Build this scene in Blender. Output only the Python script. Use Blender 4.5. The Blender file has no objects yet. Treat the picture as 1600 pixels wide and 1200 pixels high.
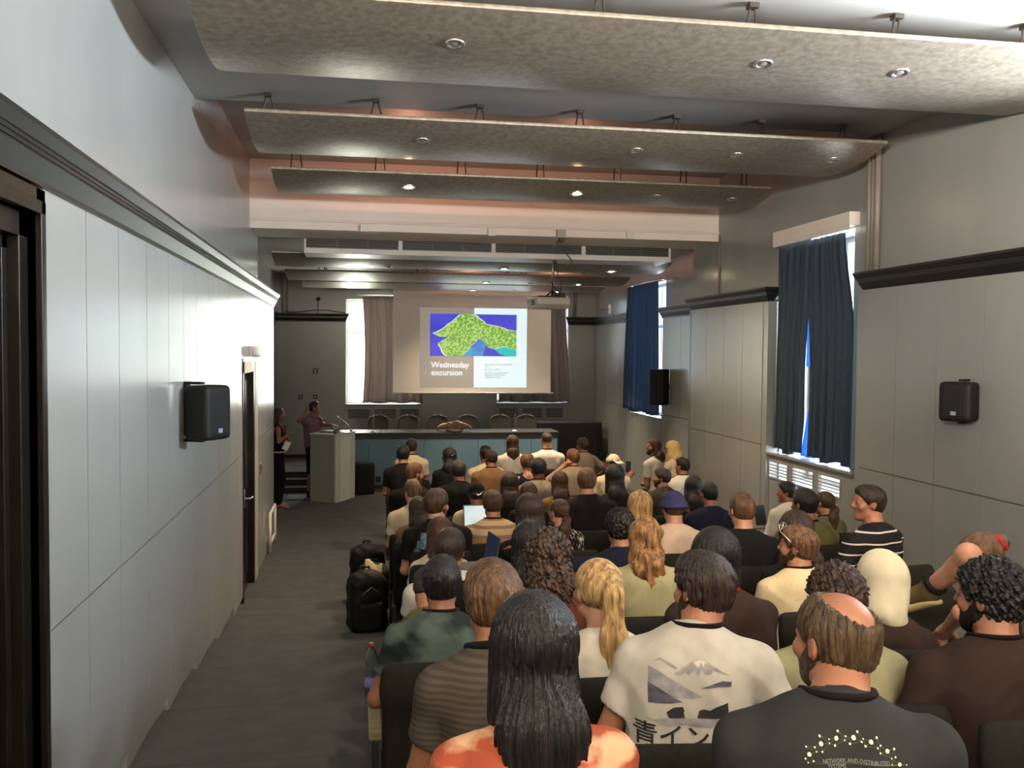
import bpy, bmesh, math, random
import numpy as np
from mathutils import Vector, Matrix
random.seed(7); rng = np.random.default_rng(7)
SC = bpy.context.scene
COL = SC.collection
PI = math.pi

# ------------------------------------------------------------------ camera
FPX = 1425.2
YAW, PIT, ROL = (math.radians(a) for a in (9.7066, 2.0869, 0.4697))
CAM = np.array([0.0, 0.0, 2.70])
_f = np.array([math.sin(YAW)*math.cos(PIT), math.cos(YAW)*math.cos(PIT), -math.sin(PIT)])
_r = np.array([math.cos(YAW), -math.sin(YAW), 0.0]); _u = np.cross(_r, _f)
_r, _u = _r*math.cos(ROL)+_u*math.sin(ROL), -_r*math.sin(ROL)+_u*math.cos(ROL)
cd = bpy.data.cameras.new('camera'); cam = bpy.data.objects.new('camera', cd); COL.objects.link(cam)
cd.sensor_fit = 'HORIZONTAL'; cd.sensor_width = 36.0; cd.lens = FPX/1600*36.0; cd.clip_start = 0.05; cd.clip_end = 200
cam.matrix_world = Matrix(((_r[0], _u[0], -_f[0], CAM[0]), (_r[1], _u[1], -_f[1], CAM[1]), (_r[2], _u[2], -_f[2], CAM[2]), (0, 0, 0, 1)))
SC.camera = cam
def at(x, y, axis, val):
    """Point of the room seen at photo pixel (x, y) on the plane coordinate[axis] = val (used to survey the photo)."""
    d = _f+_r*(x-800)/FPX+_u*(600-y)/FPX
    return CAM+d*(val-CAM[axis])/d[axis]

# ------------------------------------------------------------------ world, exposure, daylight
vs = SC.view_settings
vs.view_transform = 'Standard'; vs.look = 'None'; vs.gamma = 1.0; vs.use_curve_mapping = False
vs.exposure = 2.25
W = bpy.data.worlds.new('world'); SC.world = W; W.use_nodes = True
bg = W.node_tree.nodes['Background']; bg.inputs[0].default_value = (0.75, 0.87, 1.0, 1); bg.inputs[1].default_value = 0.8
SC.cycles.max_bounces = 6; SC.cycles.diffuse_bounces = 4; SC.cycles.glossy_bounces = 3; SC.cycles.transmission_bounces = 5
SC.cycles.sample_clamp_indirect = 4.0; SC.cycles.use_denoising = True
SC.cycles.caustics_reflective = False; SC.cycles.caustics_refractive = False
try: SC.cycles.denoiser = 'OPENIMAGEDENOISE'
except Exception: pass

def area(name, loc, direction, sx, sy, power, col):
    l = bpy.data.lights.new(name, 'AREA'); l.shape = 'RECTANGLE'; l.size = sx; l.size_y = sy; l.energy = power; l.color = col
    o = bpy.data.objects.new(name, l); COL.objects.link(o); o.location = loc
    o.rotation_euler = Vector(direction).to_track_quat('-Z', 'Y').to_euler()
    return o
def spot(name, loc, direction, power, col, ang=75, blend=0.6, size=0.03):
    l = bpy.data.lights.new(name, 'SPOT'); l.energy = power; l.color = col; l.spot_size = math.radians(ang); l.spot_blend = blend; l.shadow_soft_size = size
    o = bpy.data.objects.new(name, l); COL.objects.link(o); o.location = loc
    o.rotation_euler = Vector(direction).to_track_quat('-Z', 'Y').to_euler()
    return o
DAY = (0.80, 0.90, 1.0)
# daylight outside each window; the rear three are unseen, shaped for their light (x grows to the right wall, y to the front wall)
area('daylight_right_side_rear', (5.75, 4.35, 3.93), (-1, 0.1, 0.0), 1.9, 0.42, 255, DAY)
area('fill_light_left', (-2.15, -0.9, 3.78), (1, 0.25, 0.2), 2.8, 0.42, 700, (1.0, 0.88, 0.74))  # added strip lamp that brightens the upper right wall
area('daylight_right_side', (5.75, 9.33, 2.75), (-1, 0, -0.15), 1.7, 3.2, 75, DAY)
area('daylight_right_side_front', (5.95, 16.5, 2.75), (-1, 0, -0.15), 2.0, 2.7, 60, DAY)
area('daylight_front_left', (0.6, 20.95, 2.75), (0, -1, -0.15), 1.8, 2.7, 110, (0.95, 1.0, 0.84))
area('daylight_front_right', (3.95, 20.95, 2.75), (0, -1, -0.15), 1.8, 2.7, 12, DAY)
area('fill_light_rear', (2.4, -3.45, 3.14), (0, 1, 0.2), 4.4, 0.5, 1200, (1.0, 0.88, 0.74))  # added strip mostly below the sill, aimed up to brighten the upper walls

# ------------------------------------------------------------------ materials
def srgb(c):
    return tuple(((v/255)/12.92 if v/255 <= 0.04045 else ((v/255+0.055)/1.055)**2.4) for v in c)
MATS = {}
def M(name, col, rough=0.6, metal=0.0, col2=None, vscale=8.0, bump=0.0, bscale=60.0, stretch=(1, 1, 1), spec=0.5, emit=0.0, det=3.0, lo=0.35, hi=0.65, alpha=1.0, sheen=0.0, trans=0.0):
    """Principled material: two colours mixed by a noise in object space, a noise bump."""
    if name in MATS: return MATS[name]
    m = bpy.data.materials.new(name); m.use_nodes = True; nt = m.node_tree; N = nt.nodes; L = nt.links
    b = N['Principled BSDF']; b.inputs['Roughness'].default_value = rough; b.inputs['Metallic'].default_value = metal
    b.inputs['Specular IOR Level'].default_value = spec
    c1 = tuple(col)+(1,); b.inputs['Base Color'].default_value = c1
    m.diffuse_color = c1
    tc = mp = None
    def coords():
        nonlocal tc, mp
        if mp is None:
            tc = N.new('ShaderNodeTexCoord'); mp = N.new('ShaderNodeMapping'); mp.inputs['Scale'].default_value = stretch
            L.new(tc.outputs['Object'], mp.inputs['Vector'])
        return mp.outputs['Vector']
    if col2 is not None:
        n = N.new('ShaderNodeTexNoise'); n.inputs['Scale'].default_value = vscale; n.inputs['Detail'].default_value = det
        L.new(coords(), n.inputs['Vector'])
        r = N.new('ShaderNodeValToRGB'); r.color_ramp.elements[0].position = lo; r.color_ramp.elements[1].position = hi
        r.color_ramp.elements[0].color = c1; r.color_ramp.elements[1].color = tuple(col2)+(1,)
        L.new(n.outputs['Fac'], r.inputs['Fac']); L.new(r.outputs['Color'], b.inputs['Base Color'])
        if emit: L.new(r.outputs['Color'], b.inputs['Emission Color'])
    elif emit:
        b.inputs['Emission Color'].default_value = c1
    if emit: b.inputs['Emission Strength'].default_value = emit
    if bump:
        n2 = N.new('ShaderNodeTexNoise'); n2.inputs['Scale'].default_value = bscale; n2.inputs['Detail'].default_value = 4
        L.new(coords(), n2.inputs['Vector']); bp = N.new('ShaderNodeBump'); bp.inputs['Strength'].default_value = bump; bp.inputs['Distance'].default_value = 0.01
        L.new(n2.outputs['Fac'], bp.inputs['Height']); L.new(bp.outputs['Normal'], b.inputs['Normal'])
    if sheen: b.inputs['Sheen Weight'].default_value = sheen
    if trans:
        tr = N.new('ShaderNodeBsdfTranslucent'); tr.inputs['Color'].default_value = c1
        mx = N.new('ShaderNodeMixShader'); mx.inputs[0].default_value = trans
        out = N['Material Output']
        L.new(b.outputs[0], mx.inputs[1]); L.new(tr.outputs[0], mx.inputs[2]); L.new(mx.outputs[0], out.inputs[0])
    MATS[name] = m
    return m

# ------------------------------------------------------------------ object helpers
def tag(o, label=None, cat=None, group=None, kind=None):
    if label: o['label'] = label
    if cat: o['category'] = cat
    if group: o['group'] = group
    if kind: o['kind'] = kind
    return o
def empty(name, loc=(0, 0, 0), rz=0.0, label=None, cat=None, group=None):
    o = bpy.data.objects.new(name, None); COL.objects.link(o); o.location = loc; o.rotation_euler = (0, 0, rz); o.empty_display_size = 0.1
    return tag(o, label, cat, group)
def link(name, me, mat=None, parent=None, smooth=False):
    if mat is not None:
        me.materials.clear()
        for mm in (mat if isinstance(mat, (list, tuple)) else [mat]): me.materials.append(mm)
    o = bpy.data.objects.new(name, me); COL.objects.link(o)
    if parent is not None: o.parent = parent
    if smooth: me.shade_smooth()
    return o
def frame_from(a, b):
    d = Vector(b)-Vector(a); L = d.length; z = d.normalized() if L > 1e-9 else Vector((0, 0, 1))
    x = z.orthogonal().normalized(); y = z.cross(x)
    return x, y, z, L
class MB:
    """Collects simple shapes into one mesh (one part)."""
    def __init__(s): s.v = []; s.f = []; s.mi = []; s.cur = 0
    def quad(s, *pts):
        n = len(s.v); s.v += [tuple(p) for p in pts]; s.f.append(tuple(range(n, n+len(pts)))); s.mi.append(s.cur); return s
    def box(s, x0, x1, y0, y1, z0, z1, M4=None):
        n = len(s.v); P = [(x, y, z) for z in (z0, z1) for y in (y0, y1) for x in (x0, x1)]
        if M4 is not None: P = [tuple(M4 @ Vector(p)) for p in P]
        s.v += P
        for q in ((0, 2, 3, 1), (4, 5, 7, 6), (0, 1, 5, 4), (2, 6, 7, 3), (0, 4, 6, 2), (1, 3, 7, 5)):
            s.f.append(tuple(n+i for i in q)); s.mi.append(s.cur)
        return s
    def prism(s, poly, axis, a0, a1):
        """poly in the two other axes (in xyz order), extruded along axis."""
        n = len(s.v); k = len(poly)
        def P(p, a):
            q = list(p); q.insert(axis, a); return tuple(q)
        s.v += [P(p, a0) for p in poly]+[P(p, a1) for p in poly]
        s.f.append(tuple(range(n, n+k))); s.f.append(tuple(range(n+2*k-1, n+k-1, -1))); s.mi += [s.cur]*2
        for i in range(k):
            j = (i+1) % k; s.f.append((n+i, n+k+i, n+k+j, n+j)); s.mi.append(s.cur)
        return s
    def cyl(s, a, b, r0, r1=None, seg=12, caps=True):
        r1 = r0 if r1 is None else r1
        x, y, z, L = frame_from(a, b); n = len(s.v); A = Vector(a); B = Vector(b)
        for c, r in ((A, r0), (B, r1)):
            for i in range(seg):
                t = 2*PI*i/seg; s.v.append(tuple(c+x*(r*math.cos(t))+y*(r*math.sin(t))))
        for i in range(seg):
            j = (i+1) % seg; s.f.append((n+i, n+j, n+seg+j, n+seg+i)); s.mi.append(s.cur)
        if caps:
            s.f.append(tuple(range(n+seg-1, n-1, -1))); s.f.append(tuple(range(n+seg, n+2*seg))); s.mi += [s.cur]*2
        return s
    def tube(s, pts, r, seg=8, closed=False):
        pts = [Vector(p) for p in pts]; n = len(s.v); m = len(pts)
        up = None
        for k, p in enumerate(pts):
            a = pts[(k-1) % m] if (closed or k > 0) else p; b = pts[(k+1) % m] if (closed or k < m-1) else p
            t = (b-a).normalized()
            if up is None: up = t.orthogonal().normalized()
            up = (up-t*up.dot(t)); up = up.normalized() if up.length > 1e-6 else t.orthogonal().normalized()
            w = t.cross(up); rr = r[k] if isinstance(r, (list, tuple)) else r
            for i in range(seg):
                q = 2*PI*i/seg; s.v.append(tuple(p+up*(rr*math.cos(q))+w*(rr*math.sin(q))))
        for k in range(m if closed else m-1):
            k2 = (k+1) % m
            for i in range(seg):
                j = (i+1) % seg; s.f.append((n+k*seg+i, n+k*seg+j, n+k2*seg+j, n+k2*seg+i)); s.mi.append(s.cur)
        if not closed:
            s.f.append(tuple(range(n+seg-1, n-1, -1))); s.f.append(tuple(range(n+(m-1)*seg, n+m*seg))); s.mi += [s.cur]*2
        return s
    def lathe(s, prof, c=(0, 0, 0), axis=(0, 0, 1), seg=20):
        """prof: list of (radius, height)."""
        x, y, z, _ = frame_from((0, 0, 0), axis); C = Vector(c); n = len(s.v); m = len(prof)
        for r, h in prof:
            for i in range(seg):
                t = 2*PI*i/seg; s.v.append(tuple(C+z*h+x*(r*math.cos(t))+y*(r*math.sin(t))))
        for k in range(m-1):
            for i in range(seg):
                j = (i+1) % seg; s.f.append((n+k*seg+i, n+k*seg+j, n+(k+1)*seg+j, n+(k+1)*seg+i)); s.mi.append(s.cur)
        return s
    def grid(s, F, nu, nv):
        """F(u, v) -> point with u, v in 0..1."""
        n = len(s.v)
        for j in range(nv+1):
            for i in range(nu+1): s.v.append(tuple(F(i/nu, j/nv)))
        for j in range(nv):
            for i in range(nu):
                a = n+j*(nu+1)+i; s.f.append((a, a+1, a+nu+2, a+nu+1)); s.mi.append(s.cur)
        return s
    def mesh(s, name):
        me = bpy.data.meshes.new(name); me.from_pydata(s.v, [], s.f); me.update()
        if any(s.mi): me.polygons.foreach_set('material_index', s.mi)
        return me
    def build(s, name, mat=None, parent=None, smooth=False, bevel=0.0, seg=2, solid=0.0, auto=None):
        me = s.mesh(name)
        bm = bmesh.new(); bm.from_mesh(me); bmesh.ops.recalc_face_normals(bm, faces=bm.faces); bm.to_mesh(me); bm.free()
        o = link(name, me, mat, parent, smooth)
        if solid:
            k = o.modifiers.new('solid', 'SOLIDIFY'); k.thickness = solid; k.offset = 0
        if bevel:
            k = o.modifiers.new('bevel', 'BEVEL'); k.width = bevel; k.segments = seg; k.limit_method = 'ANGLE'; k.angle_limit = math.radians(40)
            me.shade_smooth(); o.modifiers.new('wn', 'WEIGHTED_NORMAL').keep_sharp = True
        return o
def copy_tree(o, parent=None):
    c = o.copy(); COL.objects.link(c)
    if parent is not None: c.parent = parent
    for ch in list(o.children): copy_tree(ch, c)
    return c
def structure(o): o['kind'] = 'structure'; return o

# ------------------------------------------------------------------ soft solids: a distance field and its surface
def smin(a, b, k):
    if k <= 0: return np.minimum(a, b)
    h = np.maximum(k-np.abs(a-b), 0.0)/k
    return np.minimum(a, b)-h*h*k*0.25
def smax(a, b, k): return -smin(-a, -b, k)
def rotm(yaw=0.0, pitch=0.0, roll=0.0):
    """local axes -> parent: yaw about z (left +), pitch about x (up +), roll about y."""
    return np.array(Matrix.Rotation(yaw, 3, 'Z') @ Matrix.Rotation(pitch, 3, 'X') @ Matrix.Rotation(roll, 3, 'Y'))
class Frame:
    def __init__(s, o=(0, 0, 0), R=None): s.o = np.array(o, float); s.R = np.eye(3) if R is None else R
    def __call__(s, p): return s.o+s.R @ np.array(p, float)
class Sdf:
    def __init__(s): s.ops = []
    def cap(s, a, b, ra, rb=None, k=0.02, sc=None, op='add'):
        """tapered capsule; sc=(R, scales) flattens it in the frame R."""
        a = np.array(a, float); b = np.array(b, float); rb = ra if rb is None else rb
        if sc is None:
            def fn(P):
                d = b-a; q = P-a; t = np.clip((q @ d)/max(d @ d, 1e-9), 0, 1)
                return np.sqrt(((q-t[..., None]*d)**2).sum(-1))-(ra+(rb-ra)*t)
            m = max(ra, rb)
        else:
            R, c = sc; c = np.array(c, float); A = (R.T @ a)/c; B = (R.T @ b)/c; mn = c.min()
            def fn(P):
                Q = (P @ R)/c; d = B-A; q = Q-A; t = np.clip((q @ d)/max(d @ d, 1e-9), 0, 1)
                return (np.sqrt(((q-t[..., None]*d)**2).sum(-1))-(ra+(rb-ra)*t))*mn
            m = max(ra, rb)*c.max()
        s.ops.append((op, fn, np.minimum(a, b)-m, np.maximum(a, b)+m, k)); return s
    def ell(s, c, r, R=None, k=0.02, op='add'):
        c = np.array(c, float); r = np.array(r, float)
        def fn(P):
            q = P-c
            if R is not None: q = q @ R
            k0 = np.sqrt(((q/r)**2).sum(-1)); k1 = np.sqrt(((q/(r*r))**2).sum(-1))+1e-9
            return k0*(k0-1)/k1
        m = r if R is None else np.abs(R) @ r
        s.ops.append((op, fn, c-m, c+m, k)); return s
    def rbox(s, c, h, rad, R=None, k=0.0, op='add'):
        c = np.array(c, float); h = np.array(h, float)
        def fn(P):
            q = P-c
            if R is not None: q = q @ R
            q = np.abs(q)-(h-rad)
            return np.sqrt((np.maximum(q, 0)**2).sum(-1))+np.minimum(q.max(-1), 0)-rad
        m = h if R is None else np.abs(R) @ h
        s.ops.append((op, fn, c-m, c+m, k)); return s
    def half(s, p, n, k=0.0, op='int'):
        """keep the side the normal points away from (int) or remove it (sub)."""
        p = np.array(p, float); n = np.array(n, float); n = n/np.linalg.norm(n)
        s.ops.append((op, lambda P: (P-p) @ n, None, None, k)); return s
    def fn(s, f, op='disp', k=0.0): s.ops.append((op, f, None, None, k)); return s
    def mesh(s, name, vox, pad=0.02):
        adds = [o for o in s.ops if o[0] == 'add']
        lo = np.min([o[2] for o in adds], 0)-pad-vox; hi = np.max([o[3] for o in adds], 0)+pad+vox
        n = np.ceil((hi-lo)/vox).astype(int)+1
        ax = [lo[i]+vox*np.arange(n[i]) for i in range(3)]
        D = np.full(n, 1.0, np.float32)
        for op, f, a, b, k in s.ops:
            if a is None: sl = tuple(slice(0, n[i]) for i in range(3))
            else:
                m = k+0.03 if op == 'add' else k+0.01
                i0 = np.maximum(np.floor((a-m-lo)/vox).astype(int), 0); i1 = np.minimum(np.ceil((b+m-lo)/vox).astype(int)+1, n)
                if (i1 <= i0).any(): continue
                sl = tuple(slice(i0[i], i1[i]) for i in range(3))
            if op in ('disp', 'int', 'sub') and a is None:
                # only near the surface
                idx = np.nonzero(np.abs(D) < 0.06) if op == 'disp' else np.nonzero(D < 0.06)
                P = np.stack([ax[i][idx[i]] for i in range(3)], -1); d = f(P)
                if op == 'disp': D[idx] += d
                elif op == 'int': D[idx] = smax(D[idx], d, k)
                else: D[idx] = smax(D[idx], -d, k)
                continue
            X, Y, Z = np.meshgrid(ax[0][sl[0]], ax[1][sl[1]], ax[2][sl[2]], indexing='ij')
            d = f(np.stack([X, Y, Z], -1))
            D[sl] = smin(D[sl], d, k) if op == 'add' else smax(D[sl], -d if op == 'sub' else d, k)
        D[0] = D[-1] = 1; D[:, 0] = D[:, -1] = 1; D[:, :, 0] = D[:, :, -1] = 1
        return nets(name, D, lo, vox)
def nets(name, D, lo, h):
    """naive surface nets"""
    ins = D < 0; nx, ny, nz = D.shape
    c = np.zeros((nx-1, ny-1, nz-1), np.uint8)
    for i in (0, 1):
        for j in (0, 1):
            for k in (0, 1): c += ins[i:nx-1+i, j:ny-1+j, k:nz-1+k]
    I = np.nonzero((c > 0) & (c < 8)); m = len(I[0])
    vid = np.full(c.shape, -1, np.int64); vid[I] = np.arange(m)
    acc = np.zeros((m, 3)); cnt = np.zeros(m)
    cor = {(i, j, k): D[I[0]+i, I[1]+j, I[2]+k] for i in (0, 1) for j in (0, 1) for k in (0, 1)}
    for a in cor:
        for x in range(3):
            if a[x] == 0:
                b = list(a); b[x] = 1; b = tuple(b); da, db = cor[a], cor[b]; w = (da < 0) != (db < 0)
                t = np.where(w, da/np.where(w, da-db, 1), 0)
                p = np.tile(np.array(a, float), (m, 1)); p[:, x] += t; acc[w] += p[w]; cnt[w] += 1
    V = lo+h*(np.stack(I, -1)+acc/np.maximum(cnt, 1)[:, None])
    Fs = []
    for x in range(3):
        y, z = (x+1) % 3, (x+2) % 3
        s0 = [slice(None)]*3; s1 = [slice(None)]*3; s0[x] = slice(0, -1); s1[x] = slice(1, None)
        A = ins[tuple(s0)]; B = ins[tuple(s1)]; E = np.stack(np.nonzero(A != B), -1)
        E = E[(E[:, y] > 0) & (E[:, z] > 0) & (E[:, y] < D.shape[y]-1) & (E[:, z] < D.shape[z]-1)]
        flip = A[tuple(E.T)]
        q = []
        for dy, dz in ((0, 0), (1, 0), (1, 1), (0, 1)):
            e = E.copy(); e[:, y] -= dy; e[:, z] -= dz; q.append(vid[tuple(e.T)])
        q = np.stack(q, -1); q[~flip] = q[~flip][:, ::-1]; Fs.append(q)
    Fq = np.concatenate(Fs)
    me = bpy.data.meshes.new(name)
    me.vertices.add(len(V)); me.vertices.foreach_set('co', V.astype(np.float32).ravel())
    me.loops.add(4*len(Fq)); me.loops.foreach_set('vertex_index', Fq.astype(np.int32).ravel())
    me.polygons.add(len(Fq)); me.polygons.foreach_set('loop_start', np.arange(0, 4*len(Fq), 4, dtype=np.int32))
    try: me.polygons.foreach_set('loop_total', np.full(len(Fq), 4, np.int32))
    except Exception: pass
    me.update(calc_edges=True); me.validate(); me.shade_smooth()
    return me

# ------------------------------------------------------------------ materials of the room
panel_m = M('panel_paint', (0.265, 0.27, 0.258), 0.24, spec=0.5, col2=(0.29, 0.295, 0.282), vscale=1.3, bump=0.02, bscale=9, stretch=(1, 1, 0.3))
frontpanel_m = M('front_panel_paint', (0.066, 0.088, 0.086), 0.42, col2=(0.074, 0.097, 0.094), vscale=1.5)
plaster_m = M('plaster', (0.80, 0.715, 0.64), 0.7, col2=(0.83, 0.745, 0.67), vscale=2.0, bump=0.05, bscale=35)
ceil_m = M('ceiling_plaster', (0.33, 0.31, 0.285), 0.6, col2=(0.36, 0.34, 0.31), vscale=1.5)
cornice_m = M('black_lacquer', (0.012, 0.013, 0.013), 0.34, bump=0.02, bscale=20)
gap_m = M('dark_gap', (0.05, 0.05, 0.045), 0.9)
carpet_m = M('carpet', (0.041, 0.042, 0.040), 0.95, col2=(0.056, 0.057, 0.054), vscale=5.0, bump=0.35, bscale=420, spec=0.1, sheen=0.1)
black_m = M('black_paint', (0.010, 0.010, 0.010), 0.5)
white_m = M('white_plastic', (0.72, 0.70, 0.66), 0.45, col2=(0.68, 0.66, 0.62), vscale=9)
metal_m = M('steel', (0.55, 0.54, 0.52), 0.3, 1.0)
def glass_mat():
    m = bpy.data.materials.new('window_glass'); m.use_nodes = True; N = m.node_tree.nodes; L = m.node_tree.links
    N.remove(N['Principled BSDF']); t = N.new('ShaderNodeBsdfTransparent'); g = N.new('ShaderNodeBsdfGlossy'); g.inputs['Roughness'].default_value = 0.02
    x = N.new('ShaderNodeMixShader'); x.inputs[0].default_value = 0.07
    L.new(t.outputs[0], x.inputs[1]); L.new(g.outputs[0], x.inputs[2]); L.new(x.outputs[0], N['Material Output'].inputs[0])
    return m
glass_m = glass_mat()

RAMP0, SLOPE = 10.1, 0.0995
def floor_z(y): return max(0.0, (RAMP0-y)*SLOPE)
SEAMS = [5.95+1.045*k for k in range(-8, 4)]

# floor: a carpeted ramp with a low nosing at every seam, flat in front
prof = [(-3.2, floor_z(-3.2))]
for y in SEAMS:
    prof += [(y-0.02, floor_z(y-0.02)+0.008), (y, floor_z(y)+0.008), (y+0.004, floor_z(y)-0.006)]
prof += [(RAMP0, 0.0), (20.6, 0.0), (20.6, -0.4), (-3.2, -0.4)]
fm = MB().prism(prof, 0, -2.0, 5.9); fm.cur = 1
for y in SEAMS: fm.box(-1.16, 0.10, y-0.028, y+0.003, floor_z(y)-0.01, floor_z(y)+0.0105)
structure(fm.build('floor', [carpet_m, M('carpet_nosing', (0.085, 0.082, 0.072), 0.9, col2=(0.10, 0.096, 0.085), vscale=30)]))

XL, XLU, XLR = -1.163, -1.34, -1.73     # left panelling, plaster above it, recess beyond the panelling
XR, XRU, XRR = 4.83, 4.97, 5.42         # the same on the right
YF = 20.3
# ---- left wall
m = MB()
LY = [-3.2, -2.6, -2.0, -1.4, -0.8, -0.2, 0.4, 1.0, 1.6, 2.18]
def boards(m, x0, x1, ys, z0f, z1, seam=1.60, g=0.004):
    for a, b in zip(ys[:-1], ys[1:]):
        zb = z0f((a+b)/2) if callable(z0f) else z0f
        if zb < seam-0.05 and z1 > seam: m.box(x0, x1, a+g, b-g, zb, seam-g); m.box(x0, x1, a+g, b-g, seam+g, z1)
        else: m.box(x0, x1, a+g, b-g, zb, z1)
def step_cut(ys):
    out = set(ys)
    for s in SEAMS+[RAMP0]:
        if ys[0] < s < ys[-1]: out.add(s)
    return sorted(out)
def step_z(y):                          # the boards are cut level at the foot of each seam
    lo = [s for s in SEAMS+[RAMP0] if s <= y+1e-6]
    return floor_z(lo[-1]) - 0.003 if lo else floor_z(y)
YSA = [3.70, 4.256, 4.81, 5.425, 6.03, 6.54, 7.05, 7.60, 8.203, 8.80, 9.40, 9.86]
def stepped(m, x0, x1, ys):
    g = 0.004
    for a, b in zip(ys[:-1], ys[1:]):
        m.box(x0, x1, a+g, b-g, 1.604, 3.31)
        c = [a]+[s for s in SEAMS+[RAMP0] if a+0.02 < s < b-0.02]+[b]
        for p, q in zip(c[:-1], c[1:]):
            m.box(x0, x1, p+(g if p == a else 0), q-(g if q == b else 0), step_z((p+q)/2), 1.596)
stepped(m, XL-0.03, XL, LY)
stepped(m, XL-0.03, XL, YSA)
stepped(m, XL-0.03, XL, [11.19, 11.75, 12.3, 12.87, 13.44])
g_ = 0.004
for a, b in ((9.86, 10.5), (10.5, 11.19)): m.box(XL-0.03, XL, a+g_, b-g_, 2.55, 3.31)
m.cur = 1
m.box(XL-0.09, XL-0.03, -3.2, 2.2, -0.3, 3.3); m.box(XL-0.09, XL-0.03, 3.68, 9.84, -0.3, 3.3); m.box(XL-0.09, XL-0.03, 9.84, 11.2, 2.56, 3.3); m.box(XL-0.09, XL-0.03, 11.2, 13.43, -0.3, 3.3)
m.cur = 2
m.box(XLR-0.2, XL-0.28, -3.2, 13.43, -0.3, 3.3)
m.box(XLR-0.2, XLU, -3.2, -2.4, 3.3, 5.3); m.box(XLR-0.2, XLU, -2.4, 0.6, 3.3, 3.7); m.box(XLR-0.2, XLU, -2.4, 0.6, 4.6, 5.3); m.box(XLR-0.2, XLU, 0.6, 13.05, 3.3, 5.3); m.box(XLR-0.2, XL-0.02, 13.38, 13.44, -0.3, 3.3); m.box(XLR-0.2, XLR, 13.05, 20.6, 3.2, 5.3)
m.box(XLR-0.2, XLR-0.03, 13.4, 20.6, -0.3, 3.3)
m.cur = 3
boards(m, XLR-0.03, XLR, [13.44, 14.6, 15.8, 17.0, 18.2, 19.3, 20.27], 0.0, 3.31, 1.23)
structure(m.build('wall_left', [panel_m, gap_m, plaster_m, frontpanel_m]))
# ---- right wall: plaster with three windows, panelling in front of it
WZ0, WZ1 = 1.20, 3.97
m = MB(); m.cur = 2
def wall_with_holes(m, x0, x1, ya, yb, za, zb, holes):
    y = ya
    for h0, h1, w0, w1 in holes:
        m.box(x0, x1, y, h0, za, zb); m.box(x0, x1, h0, h1, za, w0); m.box(x0, x1, h0, h1, w1, zb); y = h1
    m.box(x0, x1, y, yb, za, zb)
wall_with_holes(m, XRU, XRU+0.5, -3.2, 13.05, -0.3, 5.3, [(3.4, 5.3, 3.7, 4.6), (8.56, 10.14, WZ0, WZ1)])
wall_with_holes(m, XRR, XRR+0.35, 13.05, 20.6, -0.3, 5.3, [(15.55, 17.42, WZ0+0.3, WZ1)])
m.cur = 0
near = [8.12-0.585*k for k in range(0, 11)][::-1]
boards(m, XR-0.03, XR, near, lambda y: floor_z(y)-0.1, 3.31)
boards(m, XR-0.03, XR, [-3.2, -2.6, -2.0, -1.4, -0.8, -0.2, 0.4, 1.0, 1.6, 2.35], lambda y: floor_z(y)-0.1, 3.31)
boards(m, XR-0.03, XR, [10.28, 10.86, 11.45, 12.06, 12.68], 0.0, 3.31)
boards(m, XRR-0.08, XRR-0.05, [12.72, 13.6, 14.55, 15.48], 0.0, 3.31)
boards(m, XRR-0.04, XRR-0.01, [17.5, 18.3, 19.3, 20.27], 0.0, 3.31)
# panelling under the windows, with slots for the radiators
def under(m, x0, x1, ya, yb, zt, slots, z0, z1, zf):
    m.box(x0, x1, ya, yb, zf, z0); m.box(x0, x1, ya, yb, z1, zt); y = ya
    for a, b in slots: m.box(x0, x1, y, a, z0, z1); y = b
    m.box(x0, x1, y, yb, z0, z1)
SLR = [(8.53, 8.98), (9.09, 9.56), (9.68, 10.15)]
under(m, XR+0.03, XR+0.06, 8.12, 10.28, 1.50, SLR, 1.225, 1.425, 0.1)
m.box(XRR-0.10, XRR-0.07, 15.48, 17.5, 0.0, 1.52)
m.box(XR-0.02, XRU, 10.16, 10.28, 0.0, 3.31)
m.box(XR-0.02, XRU, 8.12, 8.20, 0.0, 3.31)
m.box(XR-0.03, XRR, 12.66, 12.72, 0.0, 3.31)
m.cur = 1
m.box(XR, XRU, -3.2, 2.35, -0.2, 3.3); m.box(XR, XRU, 2.25, 8.1, -0.2, 3.3); m.box(XR, XRU, 10.3, 12.66, -0.2, 3.3); m.box(XRR-0.05, XRR, 12.72, 15.47, -0.2, 3.3)
m.box(XR-0.008, XR+0.1, 7.55, 8.13, 1.575, 1.602)
structure(m.build('wall_right', [panel_m, gap_m, plaster_m]))
# ---- front wall
m = MB(); m.cur = 2
def fwall(m, y0, y1, xa, xb, za, zb, holes):
    x = xa
    for h0, h1, w0, w1 in holes:
        m.box(x, h0, y0, y1, za, zb); m.box(h0, h1, y0, y1, za, w0); m.box(h0, h1, y0, y1, w1, zb); x = h1
    m.box(x, xb, y0, y1, za, zb)
FW = [(-0.22, 1.41, 1.50, 3.80), (3.13, 4.76, 1.52, 3.95)]
fwall(m, YF+0.03, YF+0.45, -2.0, 5.9, -0.3, 5.3, FW)
m.cur = 3
for xs in ([XLR, -1.46, -0.985, -0.24], [1.42, 2.0, 2.58, 3.12], [4.77, 5.41]):
    g = 0.004
    for a, b in zip(xs[:-1], xs[1:]):
        m.box(a+g, b-g, YF, YF+0.03, 0.33, 1.226); m.box(a+g, b-g, YF, YF+0.03, 1.234, 3.31)
for a, b in ((-0.24, 1.42), (3.12, 4.77)): m.box(a, b, YF, YF+0.03, 0.33, 1.50)
m.cur = 1
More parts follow.
